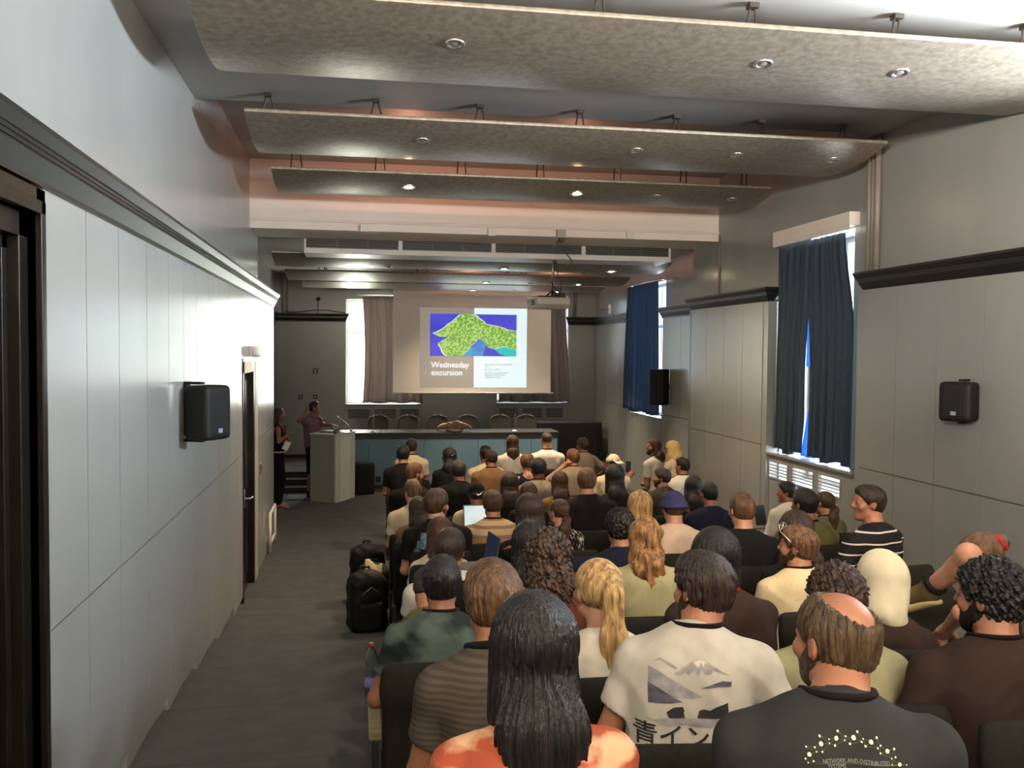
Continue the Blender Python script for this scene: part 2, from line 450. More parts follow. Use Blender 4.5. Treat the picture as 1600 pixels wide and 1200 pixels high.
m.box(-2.0, 5.5, YF+0.012, YF+0.031, 0.3, 1.5); m.box(-2, -0.25, YF+0.012, YF+0.031, 1.5, 3.3); m.box(1.43, 3.11, YF+0.012, YF+0.031, 1.5, 3.3); m.box(4.78, 5.5, YF+0.012, YF+0.031, 1.5, 3.3)
structure(m.build('wall_front', [panel_m, gap_m, plaster_m, frontpanel_m]))
# ---- back wall behind the camera, with an added wide window high up
m = MB(); m.cur = 0
x0, x1 = -2.0, 5.5
m.box(x0, 0.2, -3.2, -3.0, -0.3, 5.3); m.box(4.6, x1, -3.2, -3.0, -0.3, 5.3); m.box(0.2, 4.6, -3.2, -3.0, -0.3, 3.3); m.box(0.2, 4.6, -3.2, -3.0, 4.5, 5.3)
structure(m.build('wall_back', plaster_m))
# ---- ceiling and the beam over the opening
m = MB()
m.box(-2.0, 5.9, -3.2, 8.10, 4.80, 5.35); m.box(-2.0, 5.9, 8.10, 12.10, 5.12, 5.35); m.box(-2.0, 5.9, 13.05, 20.6, 4.33, 5.35)
structure(m.build('ceiling', ceil_m))
structure(MB().box(XLU-0.5, XRU+0.5, 12.10, 13.05, 4.24, 5.2).build('ceiling_beam', plaster_m))
m = MB(); m.prism([(12.10, 4.375), (12.085, 4.375), (12.075, 4.36), (12.075, 4.345), (12.09, 4.335), (12.10, 4.335)], 0, XLU, XRU)
m.box(XLU, XRU, 12.085, 12.10, 4.24, 4.335)
structure(m.build('trim_beam', plaster_m))
# ---- black cornices: stepped profile, outward direction and run
CPROF = [(0.0, 0.0), (0.012, 0.0), (0.012, 0.02), (0.045, 0.085), (0.045, 0.092), (0.052, 0.094), (0.052, 0.108), (0.058, 0.110), (0.058, 0.124), (0.064, 0.127), (0.085, 0.165), (0.085, 0.185), (-0.15, 0.185), (-0.15, 0.0)]
def cornice(name, runs):
    m = MB()
    for axis, base, sgn, a, b, ca, cb in runs:      # ca, cb: 1 where the end is mitred outward
        n = len(m.v); k = len(CPROF)
        for t, cc, s in ((a, ca, -1), (b, cb, 1)):
            for o, h in CPROF:
                run = t+s*cc*max(o, 0); q = base+sgn*o; z = 3.295+h
                m.v.append((q, run, z) if axis == 1 else (run, q, z))
        m.f.append(tuple(range(n, n+k))); m.f.append(tuple(range(n+2*k-1, n+k-1, -1))); m.mi += [0, 0]
        for i in range(k):
            j = (i+1) % k; m.f.append((n+i, n+k+i, n+k+j, n+j)); m.mi.append(0)
    return structure(m.build(name, cornice_m))
cornice('trim_cornice_left', [(1, XL, 1, -3.0, 13.44, 0, 1), (0, 13.44, 1, XLR, XL, 0, 1), (1, XLR, 1, 13.44, YF, 0, 0)])
cornice('trim_cornice_right', [(1, XR, -1, -3.0, 2.35, 0, 0), (1, XR, -1, 4.25, 8.12, 1, 1), (0, 8.12, 1, XR, XRU, 1, 0), (0, 10.20, -1, XR, XRU, 1, 0), (1, XR, -1, 10.20, 12.72, 1, 1),
    (1, XRR-0.08, -1, 12.72, 15.48, 0, 1), (1, XRR-0.04, -1, 17.5, YF, 1, 0)])
cornice('trim_cornice_front', [(0, YF, -1, XLR, -0.24, 0, 1), (0, YF, -1, 1.42, 3.12, 0, 0), (0, YF, -1, 4.77, XRR, 1, 0)])
m = MB()
m.box(XLR, 5.4, YF-0.02, YF+0.01, 0.33, 0.41)
structure(m.build('baseboard_front', black_m))
# ---- dais with three steps on its left
m = MB(); m.box(XLR+0.01, 5.37, 18.35, YF, 0, 0.325)
structure(m.build('floor_dais', carpet_m))
m = MB()
for k in range(3):
    y = 17.45+0.30*k; z = 0.108*(k+1)
    m.cur = 1; m.box(XLR+0.01, -0.12, y, 18.345, z-0.108, z-0.014); m.cur = 0; m.box(XLR+0.01, -0.12, y-0.015, 18.345, z-0.014, z)
tag(structure(m.build('floor_steps', [carpet_m, black_m])))

# ---- windows: frame, bars and pane
frame_m = M('window_frame_white', (0.70, 0.70, 0.68), 0.4)
def window(name, axis, plane, a, b, z0, z1):
    m = MB(); w = 0.06
    def bx(p, q, s, t, d=0.03):
        if axis == 0: m.box(plane-d, plane+d, p, q, s, t)
        else: m.box(p, q, plane-d, plane+d, s, t)
    bx(a, a+w, z0, z1); bx(b-w, b, z0, z1); bx(a+w, b-w, z0, z0+w); bx(a+w, b-w, z1-w, z1)
    c = (a+b)/2; bx(c-0.03, c+0.03, z0+w, z1-w); zz = z0+(z1-z0)*0.68; bx(a+w, c-0.03, zz-0.03, zz+0.03); bx(c+0.03, b-w, zz-0.03, zz+0.03)
    o = structure(m.build(name, frame_m))
    p = MB()
    if axis == 0: p.box(plane-0.004, plane+0.004, a+0.02, b-0.02, z0+0.02, z1-0.02)
    else: p.box(a+0.02, b-0.02, plane-0.004, plane+0.004, z0+0.02, z1-0.02)
    p.build('pane', glass_m, o)
    return o
window('window_1', 0, XRU+0.40, 3.4, 5.3, 3.7, 4.6)  # unseen; set high to light the upper left wall
window('window_2', 0, XRU+0.40, 8.56, 10.14, WZ0, WZ1)
window('window_3', 0, XRR+0.28, 15.55, 17.42, WZ0+0.3, WZ1)
window('window_4', 1, YF+0.36, -0.22, 1.41, 1.50, 3.80)
window('window_5', 1, YF+0.36, 3.13, 4.76, 1.52, 3.95)
window('window_fill_rear', 1, -3.12, 0.2, 4.6, 3.3, 4.5)  # unseen; high sill shaped to keep its light off the rows
window('window_fill_left', 0, XLR-0.1, -2.4, 0.6, 3.7, 4.6)  # unseen window added to let light onto the upper right wall
# sills
m = MB(); m.box(XR-0.01, XRU+0.02, 8.30, 10.20, 1.50, 1.525); structure(m.build('trim_sill_right', panel_m))
m = MB(); m.box(-0.25, 1.43, YF-0.05, YF+0.1, 1.485, 1.505); m.box(3.10, 4.79, YF-0.05, YF+0.1, 1.505, 1.522); structure(m.build('trim_sill_front', frontpanel_m))

# ---- doors in the left wall
wood_m = M('dark_door_wood', (0.006, 0.005, 0.004), 0.2, col2=(0.013, 0.009, 0.006), vscale=6, bump=0.03, bscale=40, stretch=(6, 6, 0.6))
jamb_m = M('door_jamb_wood', (0.010, 0.0075, 0.005), 0.32, spec=0.3, col2=(0.007, 0.005, 0.0035), vscale=6, stretch=(6, 6, 0.6))
# tall near door
m = MB(); zf = floor_z(3.0)-0.1
for (o, w, d) in ((0.0, 0.10, 0.010), (0.05, 0.05, 0.028), (0.10, 0.09, -0.02), (0.19, 0.05, -0.06)):
    m.box(XL-0.10, XL+d, 3.70-o-w, 3.70-o, zf, 3.285-o); m.box(XL-0.10, XL+d, 2.2+o, 2.2+o+w, zf, 3.285-o); m.box(XL-0.10, XL+d, 2.2+o, 3.70-o, 3.285-o-w, 3.285-o)
d1 = structure(m.build('door_1', jamb_m, bevel=0.004))
m = MB(); m.box(XL-0.16, XL-0.09, 2.44, 3.47, zf, 3.06)
for z0, z1 in ((0.95, 1.75), (1.9, 2.95)):
    m.prism([(2.56, z0), (3.35, z0), (3.35, z1), (2.56, z1)], 0, XL-0.09, XL-0.082); m.box(XL-0.09, XL-0.06, 2.62, 3.29, z0+0.07, z1-0.07)
m.build('door_leaf', wood_m, d1, bevel=0.008)
# far door, nearly flush, with the lit far jamb painted as a cream board
m = MB()
m.box(XL-0.12, XL+0.008, 9.80, 9.87, -0.05, 2.55); m.box(XL-0.12, XL+0.008, 9.80, 10.90, 2.44, 2.60); m.box(XL-0.12, XL+0.008, 10.78, 10.90, -0.05, 2.44)
d2 = structure(m.build('door_2', jamb_m, bevel=0.004))
m = MB(); m.box(XL-0.08, XL+0.012, 10.905, 11.19, -0.05, 2.56); structure(m.build('trim_lit_jamb', M('lit_jamb_cream', (0.40, 0.345, 0.25), 0.4), bevel=0.004))  # the light on the jamb is put into the cream colour
m = MB(); m.box(XL-0.09, XL-0.05, 9.87, 10.78, 0.0, 2.44)
for z0, z1 in ((0.2, 0.95), (1.15, 2.35)):
    for a, b in ((9.95, 10.28), (10.38, 10.71)): m.box(XL-0.052, XL-0.04, a, b, z0, z1)
m.build('door_leaf', wood_m, d2, bevel=0.006)
hd = MB().tube([(XL-0.05, 10.33, 1.05), (XL+0.02, 10.33, 1.05), (XL+0.025, 10.36, 1.05), (XL+0.025, 10.47, 1.045)], 0.011); hd.box(XL-0.051, XL-0.042, 10.30, 10.36, 0.95, 1.15)
tag(hd.build('door_handle', metal_m, d2, smooth=True), 'steel lever handle')

# ------------------------------------------------------------------ ceiling baffles and their downlights
baffle_m = M('baffle_stucco_metal', (0.37, 0.32, 0.255), 0.38, 0.6, col2=(0.255, 0.215, 0.165), vscale=24, bump=0.2, bscale=55, stretch=(0.8, 1.0, 1), det=12)
wire_m = M('hanger_wire', (0.06, 0.045, 0.035), 0.5, 0.4)
ring_m = M('downlight_ring', (0.62, 0.60, 0.57), 0.25, 0.9)
lampoff_m = M('downlight_glass_off', (0.45, 0.42, 0.38), 0.12, 0.6)
lampon_m = M('downlight_glass_lit', (1.0, 0.72, 0.38), 0.3, emit=60.0)
WARM = (1.0, 0.76, 0.52)
def bprof(t, wd, drop, sag): return wd*t, -drop*t-sag*math.sin(PI*t)**0.9
def baffle(x0, x1, y0, z0, wd, drop, sag, label, hx, zc):
    root = empty('ceiling_baffle', (0, y0, z0), 0, label, 'ceiling panel', 'curved metallic ceiling baffles')
    T = [i/18 for i in range(19)]
    lo = [bprof(t, wd, drop, sag) for t in T]; th = 0.03
    poly = lo+[(y, z+th) for y, z in lo[::-1]]
    b = MB().prism(poly, 0, x0, x1).build('curved_panel', baffle_m, root)
    k = b.modifiers.new('bevel', 'BEVEL'); k.width = 0.006; k.segments = 2; k.limit_method = 'ANGLE'; k.angle_limit = math.radians(50)
    b.data.shade_smooth(); b.modifiers.new('wn', 'WEIGHTED_NORMAL')
    for x in hx:
        w = MB(); top = zc-z0
        for dx, yy in ((-0.05, 0.08), (0.07, 0.20)): w.tube([(x, 0.10, top), (x+dx*0.3, 0.11, top-0.03), (x+dx, yy, 0.0)], 0.008, 6)
        w.box(x-0.03, x+0.03, 0.07, 0.13, top-0.03, top)
        w.build('hanger', wire_m, root)
    return root
def downlight(x, y0, z0, wd, drop, sag, t, lit, label, power=60, leak=3.0, ang=64):
    a = bprof(t-0.02, wd, drop, sag); b = bprof(t+0.02, wd, drop, sag)
    n = Vector((0, (b[1]-a[1]), -(b[0]-a[0]))).normalized()
    if n.z > 0: n = -n
    c = bprof(t, wd, drop, sag); loc = Vector((x, y0+c[0], z0+c[1]))
    r = empty('ceiling_downlight', loc, 0, label, 'ceiling light', 'recessed spotlights in the ceiling baffles')
    MB().lathe([(0.062, -0.004), (0.062, 0.004), (0.055, 0.009), (0.046, 0.007), (0.040, 0.002), (0.036, -0.004)], (0, 0, 0), n, 20).build('trim_ring', ring_m, r, smooth=True)
    MB().lathe([(0.0, 0.004), (0.018, 0.0035), (0.030, 0.001), (0.036, -0.003)], (0, 0, 0), n, 16).build('bulb', lampon_m if lit else lampoff_m, r, smooth=True)
    MB().lathe([(0.034, -0.004), (0.030, -0.05), (0.010, -0.07), (0.0, -0.07)], (0, 0, 0), n, 14).build('lamp_housing', ring_m, r, smooth=True)
    if lit:
        for ch in r.children: ch.scale = (1.35, 1.35, 1.35)
        d = Vector((0.0, 0.0, -1.0))
        s = spot('downlight_beam', loc+n*0.02, d, power, WARM, ang, 1.0, 0.035)
        p = bpy.data.lights.new('downlight_back_glow', 'POINT'); p.energy = leak; p.color = (1.0, 0.45, 0.28); p.shadow_soft_size = 0.03
        po = bpy.data.objects.new('downlight_back_glow', p); COL.objects.link(po); po.location = loc-n*0.13
B = [(-0.91, 4.93, 5.15, 4.62, 1.25, 0.07, 0.075, 'nearest and broadest metallic ceiling baffle, right above the audience', [-0.6, 0.4, 1.4, 2.35, 3.3, 4.2], 4.8),
     (-0.90, 4.79, 7.72, 4.62, 1.25, 0.07, 0.075, 'second metallic ceiling baffle from the camera, all its spots off', [-0.72, 0.16, 1.04, 1.92, 2.8, 3.6, 4.4], 4.8),
     (-0.90, 4.79, 10.10, 4.62, 1.20, 0.06, 0.07, 'third metallic ceiling baffle, hanging in front of the pale beam with two lit spots', [-0.65, 0.25, 1.15, 2.05, 2.95, 3.75, 4.5], 5.12),
     (-1.22, 4.90, 13.75, 4.10, 1.05, 0.10, 0.06, 'metallic ceiling baffle just behind the air vent unit', [-0.6, 1.2, 3.0, 4.6], 4.33),
     (-1.22, 5.00, 16.3, 4.06, 1.05, 0.08, 0.06, 'metallic ceiling baffle between the vent unit and the one over the screen', [-0.6, 1.2, 3.0, 4.6], 4.33),
     (-1.05, 5.05, 18.2, 4.02, 0.95, 0.04, 0.06, 'farthest metallic ceiling baffle, hanging over the top of the projection screen', [-0.6, 1.2, 3.0, 4.6], 4.33)]
for b in B: baffle(*b)
ordn = ('nearest', 'second', 'third', 'vent-side', 'middle front', 'screen-side')
DL = [(0, [(0.58, 0, 'far left'), (2.55, 0, 'right of centre'), (3.50, 0, 'far right')]),
      (1, [(0.57, 0, 'far left'), (2.52, 0, 'centre'), (3.49, 0, 'right'), (4.46, 0, 'far right, by the wall')]),
      (2, [(0.58, 1, 'left'), (2.54, 1, 'right'), (3.51, 0, 'right of the glowing pair'), (4.46, 0, 'nearest the right wall')]),
      (3, [(0.49, 0, 'left'), (2.30, 1, 'centre'), (4.05, 1, 'right')]),
      (4, [(2.37, 1, 'centre'), (3.22, 0, 'between the glowing pair'), (4.13, 1, 'right')]),
      (5, [(2.36, 1, 'above the slide'), (3.23, 0, 'beside the projector'), (4.13, 1, 'behind the projector')])]
for bi, lst in DL:
    _, _, y0, z0, wd, dr, sg = B[bi][:7]
    for x, lit, w in lst:
        downlight(x, y0, z0, wd, dr, sg, 0.30 if bi < 3 else 0.5, lit, ('glowing' if lit else 'unlit')+' recessed spot in the '+ordn[bi]+' ceiling baffle, '+w, (120 if x < 1 else 130) if bi < 3 else (190 if bi < 5 else 75), (6.0 if x < 1 else 3.0) if bi == 2 else 2.0, (120 if x < 1 else 150) if bi < 3 else 64 if bi < 5 or x > 3 else 125)
# unseen warm spots, no fixtures built, aimed forward to brighten the rows
for x in (1.3, 2.7, 4.1):
    spot('unseen_row_spot', (x, 2.5, 4.5), (0, 0.95, -1), 62, WARM, 74, 1.0, 0.05)

# ------------------------------------------------------------------ curtains
def curtain(name, mat, P, wid, label, cat='curtain', folds=9, amp=0.05, nrm=(0, 1, 0), nu=120, nv=30, group=None, seed=0, parent=None):
    """P(u, v) -> base point, u across, v from the top down; pleats along nrm."""
    r = random.Random(seed); ph = [r.uniform(0, 6) for _ in range(6)]
    N = Vector(nrm)
    def F(u, v):
        w = math.sin(2*PI*folds*u+ph[0]+0.6*math.sin(3*u*2*PI+ph[1])+0.35*math.sin(2.1*v+ph[4]))+0.45*math.sin(2*PI*folds*1.7*u+ph[2]+0.8*v)
        a = amp*(0.55+0.45*v)
        return Vector(P(u, v))+N*(w*a)
    m = MB().grid(F, nu, nv)
    o = m.build(name, mat, parent, smooth=True, solid=0.004)
    if label: tag(o, label, cat, group)
    return o
blue_m = M('blue_curtain_cloth', (0.024, 0.042, 0.062), 0.85, col2=(0.030, 0.052, 0.076), vscale=30, bump=0.1, bscale=300, trans=0.10)
bluef_m = M('blue_front_curtain_cloth', (0.055, 0.10, 0.165), 0.85, col2=(0.065, 0.115, 0.18), vscale=30, trans=0.4)
grey_m = M('grey_curtain_cloth', (0.30, 0.255, 0.24), 0.85, col2=(0.33, 0.28, 0.265), vscale=30, bump=0.08, bscale=300, trans=0.30)
lerp = lambda a, b, t: a+(b-a)*t
sm = lambda t: t*t*(3-2*t) if 0 < t < 1 else (0 if t <= 0 else 1)
def gap(v): return 0.012+0.150*sm((v-0.22)/0.4)*(1-0.25*sm((v-0.7)/0.3))
zt, zb = 3.955, 1.555
XC = XRU-0.06
curtain('window_curtain', blue_m, lambda u, v: (XC, lerp(10.152, 9.37+gap(v)*0.5+0.07*sm((v-0.8)/0.2), u), lerp(zt, zb+0.03*math.sin(9*u), v)), 0.7,
    'dark blue pleated curtain, left half over the tall side window', folds=6, amp=0.026, nrm=(1, 0, 0), group='blue curtains of the side windows', seed=3)
curtain('window_curtain', blue_m, lambda u, v: (XC-0.01, lerp(9.37-gap(v)*0.5, lerp(8.62, 8.44, sm(v*2.5)), u), lerp(zt-0.02, zb+0.02*math.sin(11*u), v)), 0.8,
    'dark blue pleated curtain, right half over the tall side window', folds=6, amp=0.026, nrm=(1, 0, 0), group='blue curtains of the side windows', seed=5)
thin_m = M('thin_blue_lining', (0.10, 0.22, 0.55), 0.9, col2=(0.12, 0.26, 0.6), vscale=10, trans=0.75)
curtain('curtain_lining', thin_m, lambda u, v: (XC+0.07, lerp(9.52, 9.26, u), lerp(3.3, 2.55, v)), 0.3, 'bright blue lining showing in the upper slit between the dark curtains', 'curtain', folds=3, amp=0.008, nrm=(1, 0, 0), nu=30, nv=16, group='thin blue linings')
curtain('curtain_lining', thin_m, lambda u, v: (XC+0.055, 9.42+(0.5-u)*lerp(0.04, 0.34, v), lerp(2.05, 1.54, v)), 0.3, 'pale blue corner of lining at the foot of the slit between the dark curtains', 'curtain', folds=3, amp=0.008, nrm=(1, 0, 0), nu=30, nv=16, group='thin blue linings')
curtain('window_curtain', bluef_m, lambda u, v: (XRR-0.13, lerp(lerp(17.42, 17.62, v), lerp(15.62, 15.55, v), u), lerp(3.96, 1.57+0.02*math.sin(13*u), v)), 1.8,
    'blue pleated curtain over the far side window, behind the tall black loudspeaker', folds=11, amp=0.045, nrm=(1, 0, 0), group='blue curtains of the side windows', seed=8)
curtain('window_curtain', grey_m, lambda u, v: (lerp(0.14+0.05*math.sin(v*3), 1.46, u), YF-0.10, lerp(3.86, 1.53+0.015*math.sin(17*u), v)), 1.4,
    'grey brown curtain left of the projection screen', folds=10, amp=0.04, group='grey curtains of the front windows', seed=2)
curtain('window_curtain', grey_m, lambda u, v: (lerp(3.16, lerp(4.66, 4.80, sm(v)), u), YF-0.10, lerp(4.05, 1.55+0.015*math.sin(15*u), v)), 1.6,
    'grey brown curtain showing past the right edge of the projection screen', folds=11, amp=0.04, group='grey curtains of the front windows', seed=4)
m = MB(); m.box(XRU-0.12, XRU, 8.46, 10.16, 3.985, 4.12); m.box(XRU-0.12, XRU-0.108, 8.46, 10.16, 3.94, 3.985)
tag(m.build('curtain_pelmet', plaster_m, bevel=0.004), 'white pelmet box above the tall blue side curtains', 'pelmet')
m = MB(); m.cyl((XRR-0.13, 15.5, 3.99), (XRR-0.13, 17.5, 3.99), 0.012)
for y in (15.6, 17.4): m.tube([(XRR-0.13, y, 3.99), (XRR+0.01, y, 3.99)], 0.008)
tag(m.build('curtain_rail', metal_m, smooth=True), 'thin metal rail of the far blue side curtain', 'curtain rail')
for a, b, z in ((0.0, 1.5, 3.90), (3.1, 4.8, 4.09)):
    m = MB(); m.cyl((a, YF-0.10, z), (b, YF-0.10, z), 0.012)
    for x in (a+0.08, b-0.08): m.tube([(x, YF-0.10, z), (x, YF+0.035, z)], 0.008)
    tag(m.build('curtain_rail', metal_m, smooth=True), 'thin metal rail of the grey curtain '+('left' if a < 1 else 'right')+' of the screen', 'curtain rail')

# ------------------------------------------------------------------ radiator grilles
slat_m = M('grille_paint', (0.30, 0.29, 0.26), 0.5, col2=(0.33, 0.32, 0.29), vscale=6)
def grille(axis, plane, a, b, z0, z1, out, n, label, group, dark):
    r = empty('radiator_grille', (0, 0, 0), 0, label, 'vent grille', group)
    m = MB(); w = 0.018
    def bx(p, q, s, t, d0, d1, mm=m):
        lo, hi = sorted((plane+out*d0, plane+out*d1))
        if axis == 0: mm.box(lo, hi, p, q, s, t)
        else: mm.box(p, q, lo, hi, s, t)
    bx(a-w, a, z0-w, z1+w, 0, 0.012); bx(b, b+w, z0-w, z1+w, 0, 0.012); bx(a, b, z0-w, z0, 0, 0.012); bx(a, b, z1, z1+w, 0, 0.012)
    m.build('frame', slat_m, r)
    s = MB(); h = (z1-z0)/n
    for k in range(1, n): bx(a, b, z0+k*h-h*0.17, z0+k*h+h*0.17, 0.001, 0.010, s)
    s.build('slats', slat_m, r)
    if dark:
        k = MB(); bx(a, b, z0, z1, 0.0003, 0.0011, k); k.build('dark_backing', gap_m, r)
for i, (a, b) in enumerate(SLR):
    grille(0, XR+0.03, a+0.012, b-0.012, 1.237, 1.413, -1, 5, ('nearest', 'middle', 'farthest')[i]+' sunlit white slatted grille under the tall blue curtains', 'sunlit grilles under the side window', False)
for i, (a, b) in enumerate(((-0.18, 0.30), (0.39, 0.87), (0.96, 1.38))):
    grille(1, YF, a, b, 1.185, 1.385, -1, 6, 'slatted grille under the left front window, '+('left', 'middle', 'right')[i]+' one', 'grilles under the front windows', True)
for i, (a, b) in enumerate(((3.18, 3.62), (3.72, 4.17), (4.26, 4.66))):
    grille(1, YF, a, b, 1.195, 1.395, -1, 6, 'slatted grille under the right front window, '+('left', 'middle', 'right')[i]+' one', 'grilles under the front windows', True)

# ------------------------------------------------------------------ air vent unit, beam boxes, conduits, pipes
r = empty('air_vent_unit', (0, 13.07, 0), 0, 'long white air conditioning box with dark louvres under the ceiling', 'air vent')
m = MB(); x0, x1 = -0.72, 4.62; z0, z1 = 4.04, 4.33
m.box(x0, x1, 0.02, 0.62, z0, z1); m.box(x0-0.35*0, x1, 0.0, 0.02, z0, z0+0.075); m.box(x0, x1, 0, 0.02, z1-0.05, z1)
n = 4; wv = (x1-x0)/n
for k in range(n+1): m.box(x0+wv*k-(0.03 if k else 0), x0+wv*k+(0.03 if k < n else 0), 0, 0.02, z0+0.075, z1-0.05)
m.build('casing', white_m, r, bevel=0.003)
for k in range(n):
    a, b = x0+wv*k+0.03, x0+wv*(k+1)-0.03
    q = MB(); q.box(a, b, 0.016, 0.019, z0+0.075, z1-0.05); q.build('vent_backing', black_m, r)
    q = MB()
    for j in range(5): q.box(a, b, 0.004, 0.016, z0+0.085+j*0.032, z0+0.094+j*0.032)
    for j in (1, 2): q.box(a+(b-a)*j/3-0.008, a+(b-a)*j/3+0.008, 0, 0.015, z0+0.075, z1-0.05)
    q.build('louvre', M('louvre_grey', (0.10, 0.095, 0.085), 0.5), r)
for i, (x, y) in enumerate(((569, 356), (768, 363), (984, 368))):
    p = at(x, y, 1, 12.06)
    m = MB(); m.box(p[0]-0.05, p[0]+0.05, 12.03, 12.085, p[2]-0.05, p[2]+0.05)
    tag(m.build('junction_box', white_m, bevel=0.006), 'small white junction box on the pale beam, '+('leftmost', 'middle', 'rightmost')[i]+' of three', 'junction box', 'white junction boxes on the beam')
p = at(876, 366, 1, 12.06)
m = MB(); m.box(p[0]-0.06, p[0]+0.06, 11.99, 12.085, p[2]-0.055, p[2]+0.055)
jb = tag(m.build('cable_box', M('beige_plastic', (0.42, 0.37, 0.31), 0.5), bevel=0.006), 'beige cable box on the beam above the projector', 'junction box')
m = MB()
for dx in (-0.025, 0.02): m.cyl((p[0]+dx, 12.03, p[2]-0.055), (p[0]+dx, 12.03, p[2]-0.11), 0.016, 0.012, 8)
m.build('cable_gland', black_m, jb)
pc = p
pipe_m = M('pipe_paint', (0.25, 0.21, 0.175), 0.45, col2=(0.22, 0.185, 0.155), vscale=5)
m = MB()
for dy, rr in ((0.0, 0.03), (0.075, 0.022), (0.135, 0.03)): m.tube([(XRU-0.04, 8.10+dy, 4.80), (XRU-0.04, 8.10+dy, 3.475)], rr, 12)
tag(m.build('heating_pipes', pipe_m, smooth=True), 'three vertical painted pipes beside the tall blue curtains', 'pipes')
m = MB(); m.tube([(XRU-0.01, 12.04, 4.32), (XRU-0.012, 12.04, 3.48)], 0.012, 8)
tag(m.build('cable_conduit', pipe_m, smooth=True), 'thin vertical conduit on the right wall at the beam end', 'conduit')
m = MB()
for x in (XLR+0.16, XLR+0.26): m.tube([(x, YF-0.02, 4.33), (x, YF-0.02, 3.48)], 0.022, 10)
tag(m.build('heating_pipes', pipe_m, smooth=True), 'two dark vertical pipes in the front left corner above the cornice', 'pipes')
p = at(1103/1.0, 300, 1, YF)  # pipe pair right of the projector, above the front cornice
a = at(898, 500, 1, YF+0.0); m = MB()
for x in (4.86, 4.93): m.tube([(x, YF-0.02, 4.33), (x, YF-0.02, 3.48)], 0.022, 10)
tag(m.build('heating_pipes', pipe_m, smooth=True), 'two vertical pipes on the front wall right of the projector', 'pipes')

# ------------------------------------------------------------------ projector
grey_pl = M('projector_plastic', (0.42, 0.39, 0.34), 0.42, col2=(0.45, 0.42, 0.37), vscale=6)
PY = 13.3
c = at(857, 474, 1, PY)
r = empty('ceiling_projector', (c[0], PY, c[2]), math.radians(9), 'grey video projector hanging from the ceiling on a pole', 'projector')
s = Sdf().rbox((0, 0, 0), (0.27, 0.21, 0.085), 0.03); s.half((0, -0.21, -0.02), (0, -0.8, -1.0), 0.01)
me = s.mesh('projector_body', 0.012); link('projector_body', me, grey_pl, r)
MB().box(-0.22, 0.22, -0.15, 0.2, 0.084, 0.105).build('lid', M('dark_plastic', (0.03, 0.028, 0.026), 0.5), r, bevel=0.01)
m = MB(); m.lathe([(0.0, 0.0), (0.05, 0.0), (0.055, 0.03), (0.05, 0.05)], (-0.12, 0.20, 0.0), (0, 1, 0)); m.build('lens', black_m, r, smooth=True)
m = MB(); m.box(-0.276, -0.268, -0.12, -0.03, -0.04, 0.04); m.build('side_vent', M('dark_plastic', (0.03, 0.028, 0.026), 0.5), r)
top = at(880, 384, 1, PY); tz = 4.33-c[2]
m = MB(); m.cyl((0.06, 0, 0.1), (0.08, 0, tz), 0.02, 0.02, 12); m.lathe([(0.09, 0.0), (0.09, -0.012), (0.03, -0.03), (0.02, -0.06)], (0.08, 0, tz), (0, 0, 1))
m.build('pole', metal_m, r, smooth=True)
m = MB()
for a in range(4):
    q = a*PI/2+0.6; m.tube([(0.06, 0, 0.2), (0.06+0.05*math.cos(q), 0.05*math.sin(q), 0.16), (0.06+0.13*math.cos(q), 0.11*math.sin(q), 0.105)], 0.009, 6)
m.build('mount_bracket', M('dark_plastic', (0.03, 0.028, 0.026), 0.5), r, smooth=True)
m = MB(); m.tube([(0.09, -0.02, tz-0.05), (0.065, -0.04, 0.45), (0.03, -0.05, 0.3), (0.10, -0.05, 0.2), (0.16, -0.04, 0.17), (0.13, 0.02, 0.11)], 0.008, 6)
m.tube([(0.085, -0.02, tz-0.08), (0.12, -0.05, 0.42), (0.19, -0.05, 0.27), (0.17, 0, 0.11)], 0.007, 6)
m.build('cables', black_m, r, smooth=True)
m = MB(); m.tube([(pc[0], 12.03, pc[2]-0.12), (pc[0]-0.02, 12.06, 4.19), (pc[0]-0.02, 12.25, 4.19), (top[0]+0.05, 12.9, 4.0), (top[0]+0.04, PY-0.10, 3.96)], 0.01, 6)
tag(m.build('projector_cable', black_m, smooth=True), 'black cable from the beam box to the projector pole', 'cable')

# ------------------------------------------------------------------ projection screen and the slide
SY = 19.75
def sp(x, y, dy=0.0): return at(x, y, 1, SY+dy)
tl, tr, bl, br = sp(614.5, 445), sp(861.5, 446), sp(613, 614), sp(864.5, 613.5)
r = empty('projection_screen', (0, 0, 0), 0, 'large white roll-down projection screen showing the excursion slide', 'projection screen')
scr_m = M('screen_cloth', (0.84, 0.82, 0.79), 0.9, col2=(0.86, 0.84, 0.81), vscale=3)
zt = 4.02
m = MB(); m.box(tl[0], tr[0], SY, SY+0.006, bl[2], zt)
m.build('screen_cloth', scr_m, r)
m = MB(); m.cyl((bl[0], SY+0.003, bl[2]), (br[0], SY+0.003, bl[2]), 0.016, None, 12); m.build('bottom_bar', scr_m, r, smooth=True)
m = MB(); m.box(tl[0]-0.06, tr[0]+0.06, SY-0.03, SY+0.08, zt, zt+0.11); m.box(0.9, 0.95, SY, SY+0.05, zt+0.11, 4.33); m.box(4.1, 4.15, SY, SY+0.05, zt+0.11, 4.33); m.build('roller_case', white_m, r, bevel=0.01)
